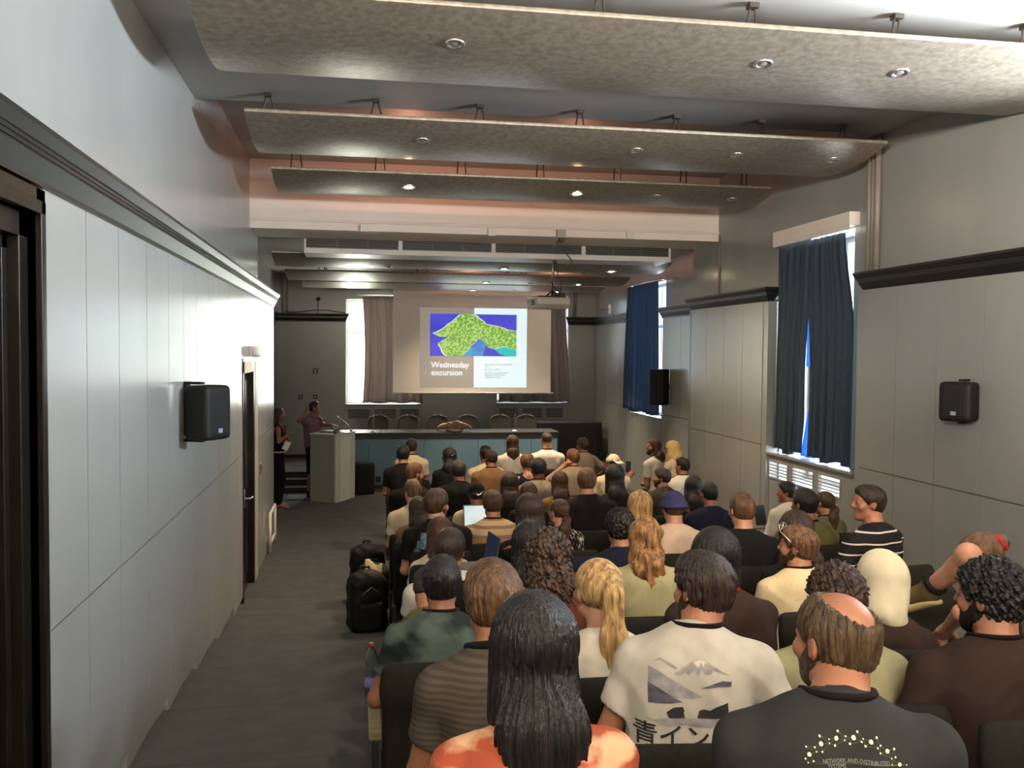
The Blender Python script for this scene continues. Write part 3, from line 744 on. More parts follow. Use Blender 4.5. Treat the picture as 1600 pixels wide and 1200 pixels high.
def slide_quad(name, x0, y0, x1, y1, mat, dy, parent=r):
    a, b, c_, d = sp(x0, y1), sp(x1, y1), sp(x1, y0), sp(x0, y0)
    X0, X1 = (a[0]+d[0])/2, (b[0]+c_[0])/2; Z0, Z1 = (a[2]+b[2])/2, (c_[2]+d[2])/2
    MB().quad((X0, SY+dy, Z0), (X1, SY+dy, Z0), (X1, SY+dy, Z1), (X0, SY+dy, Z1)).build(name, mat, parent)
    return X0, X1, Z0, Z1
def emis(name, col, st, col2=None, vscale=5, stretch=(1, 1, 1), lo=0.35, hi=0.65, det=3, base=0.21):
    m = M(name, col, 0.9, col2=col2, vscale=vscale, stretch=stretch, emit=st*0.20, spec=0.0, lo=lo, hi=hi, det=det); b = m.node_tree.nodes['Principled BSDF'].inputs['Base Color']
    for l in list(b.links): m.node_tree.links.remove(l)
    b.default_value = (base*1.03, base, base*0.96, 1)          # the cloth or glass under the picture
    return m
slide_quad('slide_dark_field', 656, 481, 741, 605.5, emis('slide_taupe', (0.30, 0.26, 0.22), 0.85), -0.002)
wx = slide_quad('slide_white_field', 740.5, 482, 823, 605.5, emis('slide_white', (0.78, 0.97, 1.0), 0.95), -0.003)
X0, X1, Z0, Z1 = slide_quad('slide_picture_sea', 672, 491, 807, 556.5, emis('slide_sea', (0.02, 0.06, 0.60), 0.9, (0.10, 0.09, 0.75), 1.5, base=0.06), -0.005)
def slide_poly(name, pts, mat, dy, parent=r):
    """pts in the picture's own unit square, y up."""
    V = [(lerp(X0, X1, u), SY+dy, lerp(Z0, Z1, v)) for u, v in pts]
    bm = bmesh.new(); vs_ = [bm.verts.new(p) for p in V]; f = bm.faces.new(vs_); bmesh.ops.triangulate(bm, faces=[f]); me = bpy.data.meshes.new(name); bm.to_mesh(me); bm.free()
    return link(name, me, mat, parent)
def jag(pts, amp, n, seed, grow=0.0):
    r_ = random.Random(seed); out = []; edge = lambda u, v: min(u, 1-u, v, 1-v) < 1e-6
    for (a, b), (c1, d1) in zip(pts, pts[1:]+pts[:1]):
        on = edge(a, b) and edge(c1, d1)
        for k in range(1 if on else n):
            t = k/n; u, v = lerp(a, c1, t), lerp(b, d1, t); du, dv = (r_.uniform(-amp, amp), r_.uniform(-amp, amp)) if k else (0, 0)
            if not edge(u, v):
                u = min(0.999, max(0.001, u+du+(u-0.5)*grow)); v = min(0.999, max(0.001, v+dv+(v-0.45)*grow*1.6))
            out.append((u, v))
    return out
isl = [(0.36, 1.0), (0.25, 0.80), (0.11, 0.60), (0.04, 0.53), (0.12, 0.46), (0.22, 0.45), (0.10, 0.30), (0.14, 0.12), (0.20, 0.0), (0.38, 0.0), (0.46, 0.22), (0.55, 0.42), (0.62, 0.36), (0.66, 0.22), (0.74, 0.18), (0.86, 0.24), (0.97, 0.16), (1.0, 0.10), (1.0, 0.60), (0.90, 0.63), (0.80, 0.70), (0.64, 0.76), (0.55, 0.93), (0.48, 1.0)]
slide_poly('slide_shallow_water', [(0.36, 0.0), (0.44, 0.22), (0.55, 0.43), (0.64, 0.30), (0.62, 0.1), (0.60, 0.0)], emis('slide_turquoise', (0.02, 0.42, 0.75), 0.9, (0.06, 0.2, 0.7), 4, base=0.06), -0.0065)
slide_poly('slide_bay', [(0.74, 0.18), (0.80, 0.06), (0.9, 0.0), (1.0, 0.0), (1.0, 0.13), (0.90, 0.23), (0.82, 0.25)], emis('slide_bay_green', (0.02, 0.62, 0.60), 0.9, base=0.06), -0.0065)
slide_poly('slide_surf', jag(isl, 0.008, 4, 5, 0.035), emis('slide_surf', (0.75, 0.82, 0.75), 0.85), -0.008)
slide_poly('slide_island', jag(isl, 0.008, 4, 5), emis('slide_forest', (0.14, 0.42, 0.05), 0.9, (0.62, 0.85, 0.22), 22, lo=0.42, hi=0.60, det=6, base=0.06), -0.0095)
def text(name, body, x, y, hpx, mat, parent, plane_y, bold=0.0, spacing=1.0):
    cu = bpy.data.curves.new(name, 'FONT'); cu.body = body; cu.size = 1.0; cu.space_line = spacing; cu.offset = bold; cu.resolution_u = 3
    t = bpy.data.objects.new(name, cu); COL.objects.link(t); dg = bpy.context.evaluated_depsgraph_get(); dg.update()
    me = bpy.data.meshes.new_from_object(t.evaluated_get(dg)); bpy.data.objects.remove(t)
    p = sp(x, y); q = sp(x, y-hpx); s_ = (q[2]-p[2])/0.72
    o = link(name, me, mat, parent); o.location = (p[0], plane_y, p[2]); o.rotation_euler = (PI/2, 0, 0); o.scale = (s_, s_, s_)
    return o
wt = emis('slide_title_white', (0.92, 0.97, 0.97), 1.0); gt = emis('slide_grey_text', (0.16, 0.26, 0.30), 0.5)
text('slide_title', 'Wednesday\nexcursion', 673.5, 574, 9.0, wt, r, SY-0.006, 0.018, 0.98)
text('slide_body_text', 'Info:', 749, 564.5, 2.2, gt, r, SY-0.006)
for k, (t_, y) in enumerate((('Day trip to Lokrum Island by', 570.5), ('ferry', 574), ('Starting at 9:00', 578.5), ('Confirm your attendance', 583.5), ('today by 15:00 at the', 587), ('registration desk', 590.5))):
    text('slide_body_text', t_, 757, y, 2.7, gt, r, SY-0.006, 0.012)
    if k in (0, 2, 3): text('slide_bullet', '•', 751, y, 2.5, gt, r, SY-0.006)
# light of the slide on the room
area('slide_light', (sp(760, 540)[0], SY-0.05, sp(760, 540)[2]), (0, -1, 0), 1.9, 1.5, 3, (0.75, 0.9, 1.0))

# ------------------------------------------------------------------ loudspeakers
spk_m = M('speaker_black', (0.007, 0.007, 0.0075), 0.6, spec=0.3, bump=0.08, bscale=160)
grl_m = M('speaker_grille', (0.008, 0.008, 0.009), 0.7, spec=0.3, bump=0.3, bscale=320)
logo_m = M('speaker_badge', (0.35, 0.42, 0.5), 0.3, 0.5)
def wall_speaker(p, side, w, h, d, label, badge=True):
    r = empty('wall_loudspeaker', p, 0, label, 'loudspeaker', 'black wall loudspeakers')
    # local x points away from the wall
    r.rotation_euler = (0, 0, 0 if side > 0 else PI)
    s = Sdf().rbox((0.10+d/2, 0, 0), (d/2, w/2, h/2), 0.035)
    link('cabinet', s.mesh('cabinet', 0.010), spk_m, r)
    MB().box(0.10+d*0.2, 0.10+d+0.004, -w/2+0.03, w/2-0.03, -h/2+0.03, h/2-0.03).build('grille', grl_m, r, bevel=0.02, seg=3)
    m = MB(); m.box(0.0, 0.012, -0.05, 0.05, -h/2+0.02, h/2+0.02); m.box(0.0, 0.16, -0.02, 0.02, h/2+0.003, h/2+0.02); m.box(0.0, 0.16, -0.02, 0.02, -h/2-0.02, -h/2-0.003); m.build('bracket', spk_m, r, bevel=0.003)
    if badge: MB().box(0.10+d+0.004, 0.10+d+0.008, -0.02, 0.02, -h/2+0.05, -h/2+0.08).build('badge', logo_m, r)
    return r
sl = wall_speaker((XL, 6.55, 2.265), 1, 0.26, 0.37, 0.20, 'black loudspeaker on the left panelled wall')
sl.rotation_euler = (0, 0, -0.55)
sr = wall_speaker((XR, 6.55, 2.33), -1, 0.26, 0.31, 0.17, 'black loudspeaker on the right panelled wall near the camera')
sr.rotation_euler = (0, 0, PI+0.5)
q = at(1030, 605, 0, XRR-0.28)
r = empty('wall_loudspeaker', (XRR-0.08, 15.25, q[2]), PI+0.75, 'tall narrow black loudspeaker hanging at the edge of the far blue curtain', 'loudspeaker', 'black wall loudspeakers')
MB().box(0.12, 0.36, -0.13, 0.13, -0.31, 0.31).build('cabinet', spk_m, r, bevel=0.02)
m = MB(); m.box(0.36, 0.366, -0.115, 0.115, -0.29, 0.29); m.build('grille', grl_m, r, bevel=0.004)
m = MB(); m.box(0.0, 0.13, -0.03, 0.03, -0.05, 0.05); m.build('bracket', spk_m, r)

# ------------------------------------------------------------------ desk on the dais
desk_m = M('desk_blue_panel', (0.115, 0.225, 0.30), 0.5, col2=(0.125, 0.24, 0.315), vscale=2)
dtop_m = M('desk_black_top', (0.026, 0.025, 0.022), 0.55)
YD = 17.78
def dk(x, y): return at(x, y, 1, YD)
a, b = dk(553, 684), dk(871, 684); DX0, DX1 = a[0]-0.25, b[0]; DZT = dk(700, 675.5)[2]; DZA = dk(700, 685.5)[2]
r = empty('presidium_desk', ((DX0+DX1)/2, YD+0.35, 0), 0, 'long black-topped desk with pale blue front panels on the dais', 'desk')
o = ((DX0+DX1)/2, YD+0.35)
m = MB(); m.box(DX0-0.03-o[0], DX1+0.03-o[0], -0.37, 0.40, DZT-0.035, DZT); m.build('desk_top', dtop_m, r, bevel=0.006)
m = MB(); m.box(DX0-o[0], DX1-o[0], -0.362, -0.33, DZA, DZT-0.035); m.box(DX0-o[0], DX1-o[0], -0.345, 0.18, 0.0, 0.085); m.build('black_apron', black_m, r)
n = 8
m = MB()
for k in range(n):
    w = (DX1-DX0)/n; m.box(DX0+w*k+0.004-o[0], DX0+w*(k+1)-0.004-o[0], -0.355, -0.33, 0.085, DZA)
m.build('front_panels', desk_m, r)
m = MB()
for x in (DX0+0.01, DX1-0.04): m.box(x-o[0], x+0.03-o[0], -0.33, 0.18, 0.085, DZT-0.035)
m.build('side_panels', dtop_m, r)
p = dk(591, 749); m = MB(); m.box(p[0]-0.05, p[0]+0.05, YD-0.012, YD-0.006, p[2]-0.06, p[2]+0.06)
m.box(p[0]-0.035, p[0]-0.005, YD-0.02, YD-0.012, p[2]-0.03, p[2]+0.03); tag(m.build('socket_plate', black_m, bevel=0.003), 'dark socket plate on the blue desk front beside the floor loudspeaker', 'socket')
# chairs behind the desk
chair_m = M('chair_grey_fabric', (0.050, 0.047, 0.040), 0.75, col2=(0.060, 0.056, 0.047), vscale=40, bump=0.1, bscale=300)
CY = 18.85
def desk_chair(x, label):
    r = empty('desk_chair', (x, CY, 0.325), 0, label, 'chair', 'grey chairs behind the long desk')
    def F(u, v):
        w = 0.235*(1-0.06*v)*(1 if v < 0.72 else math.sqrt(max(0.0, 1-((v-0.72)/0.28)**2.4))*0.86+0.14)
        xx = (u-0.5)*2*w; return (xx, 0.22-0.03*(2*(u-0.5))**2+0.05*v, 0.52+0.50*v)
    MB().grid(F, 14, 14).build('backrest', chair_m, r, smooth=True, solid=0.045)
    MB().box(-0.23, 0.23, -0.24, 0.20, 0.42, 0.49).build('seat', chair_m, r, bevel=0.03, seg=3)
    m = MB(); m.tube([(0, 0.15, 0.43), (0, 0.25, 0.45), (0, 0.24, 0.60)], 0.022, 8); m.build('back_support', black_m, r, smooth=True)
    for sx in (-1, 1):
        for sy in (-1, 1): MB().cyl((sx*0.19, sy*0.18, 0.43), (sx*0.22, sy*0.22, 0.0), 0.014, 0.012, 8).build('leg', black_m, r, smooth=True)
    return r
for i, px in enumerate((591.5, 639, 684.5, 731, 782, 822.5)):
    desk_chair(at(px, 660, 1, CY+0.2)[0], ('leftmost grey chair behind the long desk', 'second grey desk chair from the left', 'grey desk chair left behind the flowers', 'grey desk chair right behind the flowers', 'second grey desk chair from the right', 'rightmost grey chair behind the long desk')[i])
# black draped table
A = at(842, 660, 1, 19.0); Bq = at(941, 660, 1, 19.0); zt2 = at(900, 661, 1, 19.0)[2]
cl_m = M('black_table_cloth', (0.008, 0.008, 0.010), 0.85, bump=0.1, bscale=120)
r = empty('draped_table', ((A[0]+Bq[0])/2, 19.3, 0.325), 0, 'side table under a black cloth in the front right corner', 'table')
hw = (Bq[0]-A[0])/2; hz = zt2-0.325
m = MB(); m.box(-hw+0.02, hw-0.02, -0.27, 0.27, hz-0.04, hz-0.004); m.build('table_top', black_m, r)
for sx in (-1, 1):
    for sy in (-1, 1): MB().box(sx*(hw-0.08)-0.02, sx*(hw-0.08)+0.02, sy*0.24-0.02, sy*0.24+0.02, 0, hz-0.04).build('leg', black_m, r)
def cloth(u, v):
    t = u*2*PI; ct, st = math.cos(t), math.sin(t); e = 0.12
    sx = math.copysign(abs(ct)**e, ct)*(hw+0.012*math.sin(t*17)*v+0.03*v); sy = math.copysign(abs(st)**e, st)*(0.295+0.012*math.sin(t*17)*v+0.02*v)
    return (sx, sy, hz-v*(hz-0.02))
m = MB().grid(cloth, 160, 8); m.f.append(tuple(range(160))); m.mi.append(0)
o = m.build('cloth_cover', cl_m, smooth=False, solid=0.004); o.location = r.location
tag(o, 'black cloth hanging to the floor over the front right table', 'tablecloth')
# flowers
p = at(710, 672, 1, YD+0.12); r = empty('flower_arrangement', (p[0], YD+0.14, DZT), 0, 'low dried flower arrangement on the long desk', 'flowers')
rr = random.Random(4)
MB().lathe([(0.0, 0.0), (0.16, 0.0), (0.18, 0.03), (0.12, 0.05), (0.0, 0.05)], seg=18).build('dish', M('dish_brown', (0.05, 0.035, 0.02), 0.5), r, smooth=True)
fl = [M('flower_cream', (0.55, 0.45, 0.33), 0.7), M('flower_rust', (0.22, 0.10, 0.05), 0.7), M('flower_green', (0.10, 0.11, 0.05), 0.7), M('flower_pink', (0.42, 0.26, 0.2), 0.7)]
for k in range(60):
    t = rr.uniform(0, 2*PI); q = math.sqrt(rr.random()); x, y = 0.26*q*math.cos(t), 0.12*q*math.sin(t); z = 0.04+0.13*(1-q*q)+rr.uniform(0, 0.03); R_ = rr.uniform(0.020, 0.036)
    m = MB()
    for j in range(5):
        q2 = j*2*PI/5+t; m.quad((x, y, z), (x+R_*math.cos(q2-0.5), y+R_*math.sin(q2-0.5), z+R_*0.6), (x+R_*1.5*math.cos(q2), y+R_*1.5*math.sin(q2), z+R_*0.9), (x+R_*math.cos(q2+0.5), y+R_*math.sin(q2+0.5), z+R_*0.6))
    m.tube([(x*0.6, y*0.6, 0.03), (x, y, z)], 0.003, 5); m.build('flower_head', fl[k % 4], r)
for sx in (-1, 1):
    for dz in (0.0, 0.05):
        m = MB().grid(lambda u, v: (sx*(0.14+0.20*u), dz*0.8-0.02+(v-0.5)*0.15*math.sin(PI*min(1, u*0.92+0.08)), 0.12-dz*0.6-0.07*u*u+0.10*abs(v-0.5)), 8, 6); m.build('leaf', fl[0], r, smooth=True, solid=0.002)
# things on the desk
p = at(582, 672, 1, YD+0.2); m = MB(); m.box(-0.075, 0.055, -0.05, 0.05, 0, 0.012); m.tube([(0.02, 0, 0.012), (0.05, 0, 0.04), (0.08, -0.02, 0.05)], 0.012, 8)
o = m.build('table_card', white_m); o.location = (p[0]+0.12, YD+0.05, DZT); tag(o, 'small white items lying on the left end of the desk', 'desk item')
for px, lab in ((583, 'leftmost'), (803, 'right-hand')):
    p = at(px, 669, 1, YD+0.2); r = empty('desk_microphone', (p[0], YD+0.12, DZT), 0, 'thin gooseneck microphone on the long desk, '+('left end' if px < 700 else 'near the right end'), 'microphone', 'gooseneck desk microphones')
    MB().lathe([(0.0, 0.03), (0.03, 0.03), (0.05, 0.01), (0.05, 0.0), (0, 0)]).build('base', white_m, r, smooth=True)
    MB().tube([(0, 0, 0.02), (0.0, 0.0, 0.25), (0.02, 0.02, 0.36)], 0.006, 6).build('gooseneck', metal_m, r, smooth=True)
    MB().cyl((0.02, 0.02, 0.36), (0.03, 0.035, 0.41), 0.011).build('capsule', black_m, r, smooth=True)
# ------------------------------------------------------------------ podium
P0 = at(525, 786, 2, 0.0); P1 = np.array([-0.02, 16.83, 0]); P2 = np.array([-0.81, 16.50, 0])
ex = Vector(((P1-P0)[0], (P1-P0)[1], 0)); wx_ = ex.length; ang = math.atan2(ex.y, ex.x); dpt = 0.52; hp = 1.185
pod_m = M('podium_paint', (0.60, 0.63, 0.56), 0.45, col2=(0.63, 0.66, 0.59), vscale=3)
pods_m = M('podium_side_dark', (0.27, 0.285, 0.25), 0.5)  # sides and shelf darker than the front
r = empty('podium', (P0[0], P0[1], 0), ang, 'grey-green lectern with fluted front on the floor before the dais', 'lectern')
m = MB()                       # local x along the front, y to the back
xs = [0, 0.030, 0.052, 0.082, 0.104, 0.134, 0.156, wx_-0.156, wx_-0.134, wx_-0.104, wx_-0.082, wx_-0.052, wx_-0.030, wx_]
for i in range(0, len(xs)-1, 2): m.box(xs[i], xs[i+1], 0, 0.03, 0, hp)
m.build('front_panel', pod_m, r)
MB().box(0.004, wx_-0.004, 0.020, 0.0305, 0, hp).build('groove_backing', M('podium_groove_shade', (0.10, 0.105, 0.09), 0.6), r)  # shade in the grooves painted as a dark backing
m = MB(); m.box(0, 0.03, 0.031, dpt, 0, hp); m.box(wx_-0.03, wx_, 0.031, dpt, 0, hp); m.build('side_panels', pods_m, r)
MB().box(-0.012, wx_+0.012, -0.012, dpt+0.01, hp, hp+0.028).build('top_board', M('podium_top', (0.5, 0.5, 0.47), 0.4), r, bevel=0.004)
MB().box(0.03, wx_-0.03, 0.10, dpt-0.03, 0.55, 0.575).build('shelf', pods_m, r)
pl = Vector((P0[0], P0[1], hp+0.028)); Rz = Matrix.Rotation(ang, 3, 'Z')
lp = empty('podium_laptop', pl+Rz @ Vector((0.36, 0.34, 0.0125)), ang+PI+0.15, 'open black laptop with bright edge lying on the podium', 'laptop')
dark_pl = M('dark_plastic', (0.03, 0.028, 0.026), 0.5)
m = MB(); m.box(-0.18, 0.18, -0.12, 0.12, -0.012, 0.008); m.build('keyboard_base', dark_pl, lp, bevel=0.004)
m = MB(); m.box(-0.165, 0.165, -0.03, 0.10, 0.0081, 0.009); m.build('keys', M('key_grey', (0.10, 0.10, 0.11), 0.5), lp)
T = Matrix.Translation((0, 0.12, 0.012)) @ Matrix.Rotation(math.radians(-68), 4, 'X')
m = MB(); m.box(-0.18, 0.18, -0.006, 0.006, 0.0, 0.23, T); m.build('display_lid', dark_pl, lp, bevel=0.003)
m = MB(); m.box(-0.168, 0.168, -0.0075, -0.0062, 0.012, 0.218, T); m.build('display', emis('laptop_display', (0.55, 0.72, 0.95), 1.2), lp)
for k, (x, y, lean) in enumerate(((0.02, 0.06, -0.20), (0.57, 0.05, -0.16))):
    r = empty('podium_microphone', pl+Rz @ Vector((x+0.06, y, 0)), ang, ('left' if k == 0 else 'right')+' gooseneck microphone rising from the podium', 'microphone', 'gooseneck microphones on the podium')
    MB().lathe([(0.0, 0.02), (0.02, 0.02), (0.035, 0.008), (0.035, 0), (0, 0)]).build('base', black_m, r, smooth=True)
    MB().tube([(0, 0, 0.015), (lean*0.15, 0.03, 0.10), (lean*0.55, 0.10, 0.19), (lean, 0.16, 0.25)], 0.007, 6).build('gooseneck', metal_m if k else black_m, r, smooth=True)
    MB().cyl((lean, 0.16, 0.25), (lean*1.15, 0.19, 0.285), 0.013).build('capsule', metal_m if k else black_m, r, smooth=True)
# floor loudspeaker, cloth at the podium's foot, switches, lamps
p = at(568, 772, 2, 0.0)
r = empty('floor_loudspeaker', (p[0]+0.02, 17.28, 0), 0.1, 'black loudspeaker cabinet standing on the floor right of the podium', 'loudspeaker')
link('cabinet', Sdf().rbox((0, 0, 0.295), (0.175, 0.17, 0.295), 0.05).mesh('cabinet', 0.012), spk_m, r)
MB().box(-0.14, 0.14, -0.178, -0.16, 0.05, 0.54).build('grille', grl_m, r, bevel=0.01)
cb_m = M('blue_grey_cloth', (0.05, 0.075, 0.11), 0.9, col2=(0.08, 0.10, 0.14), vscale=14)
p = at(470, 778, 2, 0); m = MB().grid(lambda u, v: (p[0]-0.25+0.5*u, 16.62+0.55*v, 0.006+0.012*abs(math.sin(9*u+5*v))), 24, 20)
tag(m.build('blue_floor_mat', cb_m, smooth=True, solid=0.006), 'blue cloth mat on the floor between the standing pair', 'mat')
p = at(503, 780, 2, 0); p = np.array((p[0]-0.02, p[1]-0.12, 0)); m = MB().grid(lambda u, v: (p[0]-0.16+0.32*u, p[1]-0.10+0.2*v, 0.010+0.05*math.sin(PI*u)*math.sin(PI*v)*(0.6+0.4*math.sin(13*u+7*v))), 24, 20)
tag(m.build('crumpled_cloth', cb_m, smooth=True, solid=0.006), 'crumpled blue grey cloth at the foot of the podium', 'cloth')
sock_m = M('switch_black', (0.01, 0.01, 0.01), 0.4)
for x, y, lab, w, h in ((493, 579.5, 'tall black wall switch with a white rocker, above two sockets', 0.05, 0.055), (469.5, 620.5, 'left black wall socket above the standing man', 0.045, 0.045), (492.5, 620, 'right black wall socket above the standing man', 0.045, 0.045)):
    p = at(x, y, 1, YF); r = empty('wall_switch' if y < 600 else 'wall_socket', (p[0], YF, p[2]), 0, lab, 'switch' if y < 600 else 'socket', 'black switches on the front wall')
    MB().box(-w, w, -0.012, 0, -h, h).build('cover_plate', sock_m, r, bevel=0.004)
    MB().box(-0.014, 0.014, -0.016, -0.012, -0.03 if y < 600 else -0.014, 0.03 if y < 600 else 0.014).build('rocker' if y < 600 else 'outlet', white_m, r)
p = at(406, 731, 0, XL); r = empty('wall_switch', (XL, p[1], p[2]), 0, 'small brass coloured switch plate right of the far left door', 'switch')
MB().box(0, 0.012, -0.05, 0.05, -0.06, 0.06).build('cover_plate', M('brass', (0.35, 0.26, 0.12), 0.35, 0.7), r, bevel=0.003)
MB().box(0.012, 0.018, -0.025, 0.025, -0.035, 0.035).build('rocker', sock_m, r)
p = at(393, 549, 0, XL); r = empty('emergency_lamp', (XL, p[1], p[2]), 0, 'white rounded emergency lamp above the far left door', 'emergency light')
link('lamp_cover', Sdf().rbox((0.055, 0, 0), (0.045, 0.17, 0.065), 0.04).mesh('lamp_cover', 0.008), M('lamp_white', (0.75, 0.68, 0.68), 0.3), r)
MB().box(0, 0.02, -0.17, 0.17, -0.06, 0.06).build('back_plate', white_m, r, bevel=0.005)
p = at(386, 577, 0, XL); m = MB(); m.box(XL+0.008, XL+0.018, 9.86, 10.55, 2.44, 2.56)
o = tag(m.build('door_lintel_plate', M('lintel_cream', (0.55, 0.5, 0.42), 0.5), bevel=0.002), 'cream lintel plate above the opening of the far left door', 'lintel')  # plate stands for the lighter lintel of the door
# lamp on a stem and loose cable above the front left cornice
p = at(497, 467, 1, YF-0.1); r = empty('wall_spotlight', (p[0], YF-0.08, 3.48), 0, 'small black spotlight on a stem above the front left cornice', 'spotlight'); h = p[2]-3.48
MB().tube([(0, 0, 0), (0, 0, h)], 0.007, 6).build('stem', black_m, r); MB().lathe([(0.0, -0.03), (0.035, -0.03), (0.042, 0.02), (0.03, 0.05), (0, 0.05)], (0, 0, h), (0.5, -0.8, 0.1)).build('lamp_head', black_m, r, smooth=True)
m = MB(); P_ = [at(x, y, 1, YF-0.11) for x, y in ((446, 487), (458, 489.5), (470, 487), (490, 484.5), (510, 484.5), (527, 487), (540, 491))]
for q_ in P_: q_[2] = max(q_[2], 3.492)
m.tube(P_, 0.009, 6); tag(m.build('loose_cable', black_m, smooth=True), 'loose black cable lying along the front left cornice', 'cable')
p = at(966, 494, 1, 19.6); m = MB(); b0 = at(945, 493, 0, XRR-0.02); m.tube([(XRR-0.01, 19.2, 3.62), (XRR-0.20, 19.25, 3.62)], 0.008, 6); m.box(XRR-0.02, XRR, 19.15, 19.25, 3.52, 3.72)
tag(m.build('wall_bracket', metal_m), 'small metal bracket above the front right cornice', 'bracket')
# white frame leaning at the end of the left panelling
r = empty('folding_frame', (XL+0.045, 12.35, 0), 0, 'low white rectangular frame leaning at the end of the left wall', 'frame')
m = MB(); 
for a, b in (((0, 0), (0, 0.52)), ((0.72, 0), (0.72, 0.52)), ((0, 0.52), (0.72, 0.52)), ((0, 0.12), (0.72, 0.12))): m.tube([(0.0, a[0], a[1]+0.0), (-0.0, b[0], b[1])], 0.022, 8)
m.build('tube_frame', M('frame_white', (0.62, 0.58, 0.48), 0.45), r, smooth=True)

# ------------------------------------------------------------------ people
def mm(name, c, c2=None, **k): return M(name, srgb(c), col2=None if c2 is None else srgb(c2), **k)
SKIN = {'pale': mm('skin_pale', (176, 130, 106), (160, 114, 90), rough=0.5, vscale=9, spec=0.35), 'warm': mm('skin_warm', (156, 108, 82), (138, 92, 68), rough=0.5, vscale=9, spec=0.35),
        'tan': mm('skin_tan', (132, 88, 64), (116, 74, 52), rough=0.5, vscale=9, spec=0.35), 'brown': mm('skin_brown', (88, 56, 40), (76, 47, 33), rough=0.5, vscale=9, spec=0.35)}
def hairmat(name, c, c2, st=(55, 55, 7), rough=0.42): return mm(name, c, c2, rough=rough, vscale=1.0, stretch=st, bump=0.8, bscale=3.6, spec=0.32, det=6, lo=0.38, hi=0.66)
HAIR = {'black': hairmat('hair_black', (11, 10, 9), (28, 24, 22)), 'dark': hairmat('hair_dark_brown', (28, 20, 16), (56, 41, 31)), 'brown': hairmat('hair_brown', (44, 30, 20), (78, 55, 36)),
        'light': hairmat('hair_light_brown', (62, 43, 28), (108, 78, 51)), 'ginger': hairmat('hair_ginger', (80, 49, 29), (120, 77, 47)), 'blond': hairmat('hair_blond', (124, 94, 56), (200, 166, 112)),
        'honey': hairmat('hair_honey', (80, 55, 32), (160, 118, 72)), 'grey': hairmat('hair_grey_brown', (52, 40, 28), (92, 73, 50)), 'red': hairmat('hair_auburn', (46, 27, 18), (80, 50, 31))}
CURL = {k: hairmat('curls_'+k, c, c2, (22, 22, 22)) for k, c, c2 in (('black', (13, 11, 10), (34, 29, 27)), ('dark', (34, 23, 18), (74, 50, 36)), ('brown', (66, 44, 28), (112, 78, 50)))}
def cloth(name, c, c2=None, **k):
    kw = dict(rough=0.88, vscale=14, bump=0.22, bscale=11, stretch=(1.0, 1.0, 0.5), spec=0.15); kw.update(k)
    return mm('cloth_'+name, c, c2 or tuple(max(0, v*0.93) for v in c), **kw)
def banded(name, cols, scale, axis='Z', rough=0.85, jit=0.0):
    """horizontal stripes: cols = [(position, colour)...] repeated along the body's height."""
    key = 'cloth_'+name
    m = bpy.data.materials.new(key); m.use_nodes = True; N = m.node_tree.nodes; L = m.node_tree.links; b = N['Principled BSDF']; b.inputs['Roughness'].default_value = rough; b.inputs['Specular IOR Level'].default_value = 0.2
    tc = N.new('ShaderNodeTexCoord'); sx = N.new('ShaderNodeSeparateXYZ'); L.new(tc.outputs['Object'], sx.inputs[0])
    ml = N.new('ShaderNodeMath'); ml.operation = 'MULTIPLY'; ml.inputs[1].default_value = scale; L.new(sx.outputs[axis], ml.inputs[0])
    fr = N.new('ShaderNodeMath'); fr.operation = 'FRACT'; L.new(ml.outputs[0], fr.inputs[0])
    r = N.new('ShaderNodeValToRGB'); r.color_ramp.interpolation = 'CONSTANT'; e = r.color_ramp.elements
    e[0].position = cols[0][0]; e[0].color = srgb(cols[0][1])+(1,); e[1].position = cols[1][0]; e[1].color = srgb(cols[1][1])+(1,)
    for p, c in cols[2:]:
        q = e.new(p); q.color = srgb(c)+(1,)
    L.new(fr.outputs[0], r.inputs[0]); L.new(r.outputs[0], b.inputs['Base Color'])
    return m
JEANS = [cloth('trousers_dark', (28, 28, 32)), cloth('trousers_denim', (40, 50, 70)), cloth('trousers_khaki', (88, 78, 60)), cloth('trousers_black', (18, 18, 18))]
shoe_m = cloth('shoe_dark', (24, 22, 22)); lany_m = cloth('lanyard_black', (20, 12, 14)); lanr_m = cloth('lanyard_red', (92, 22, 20))

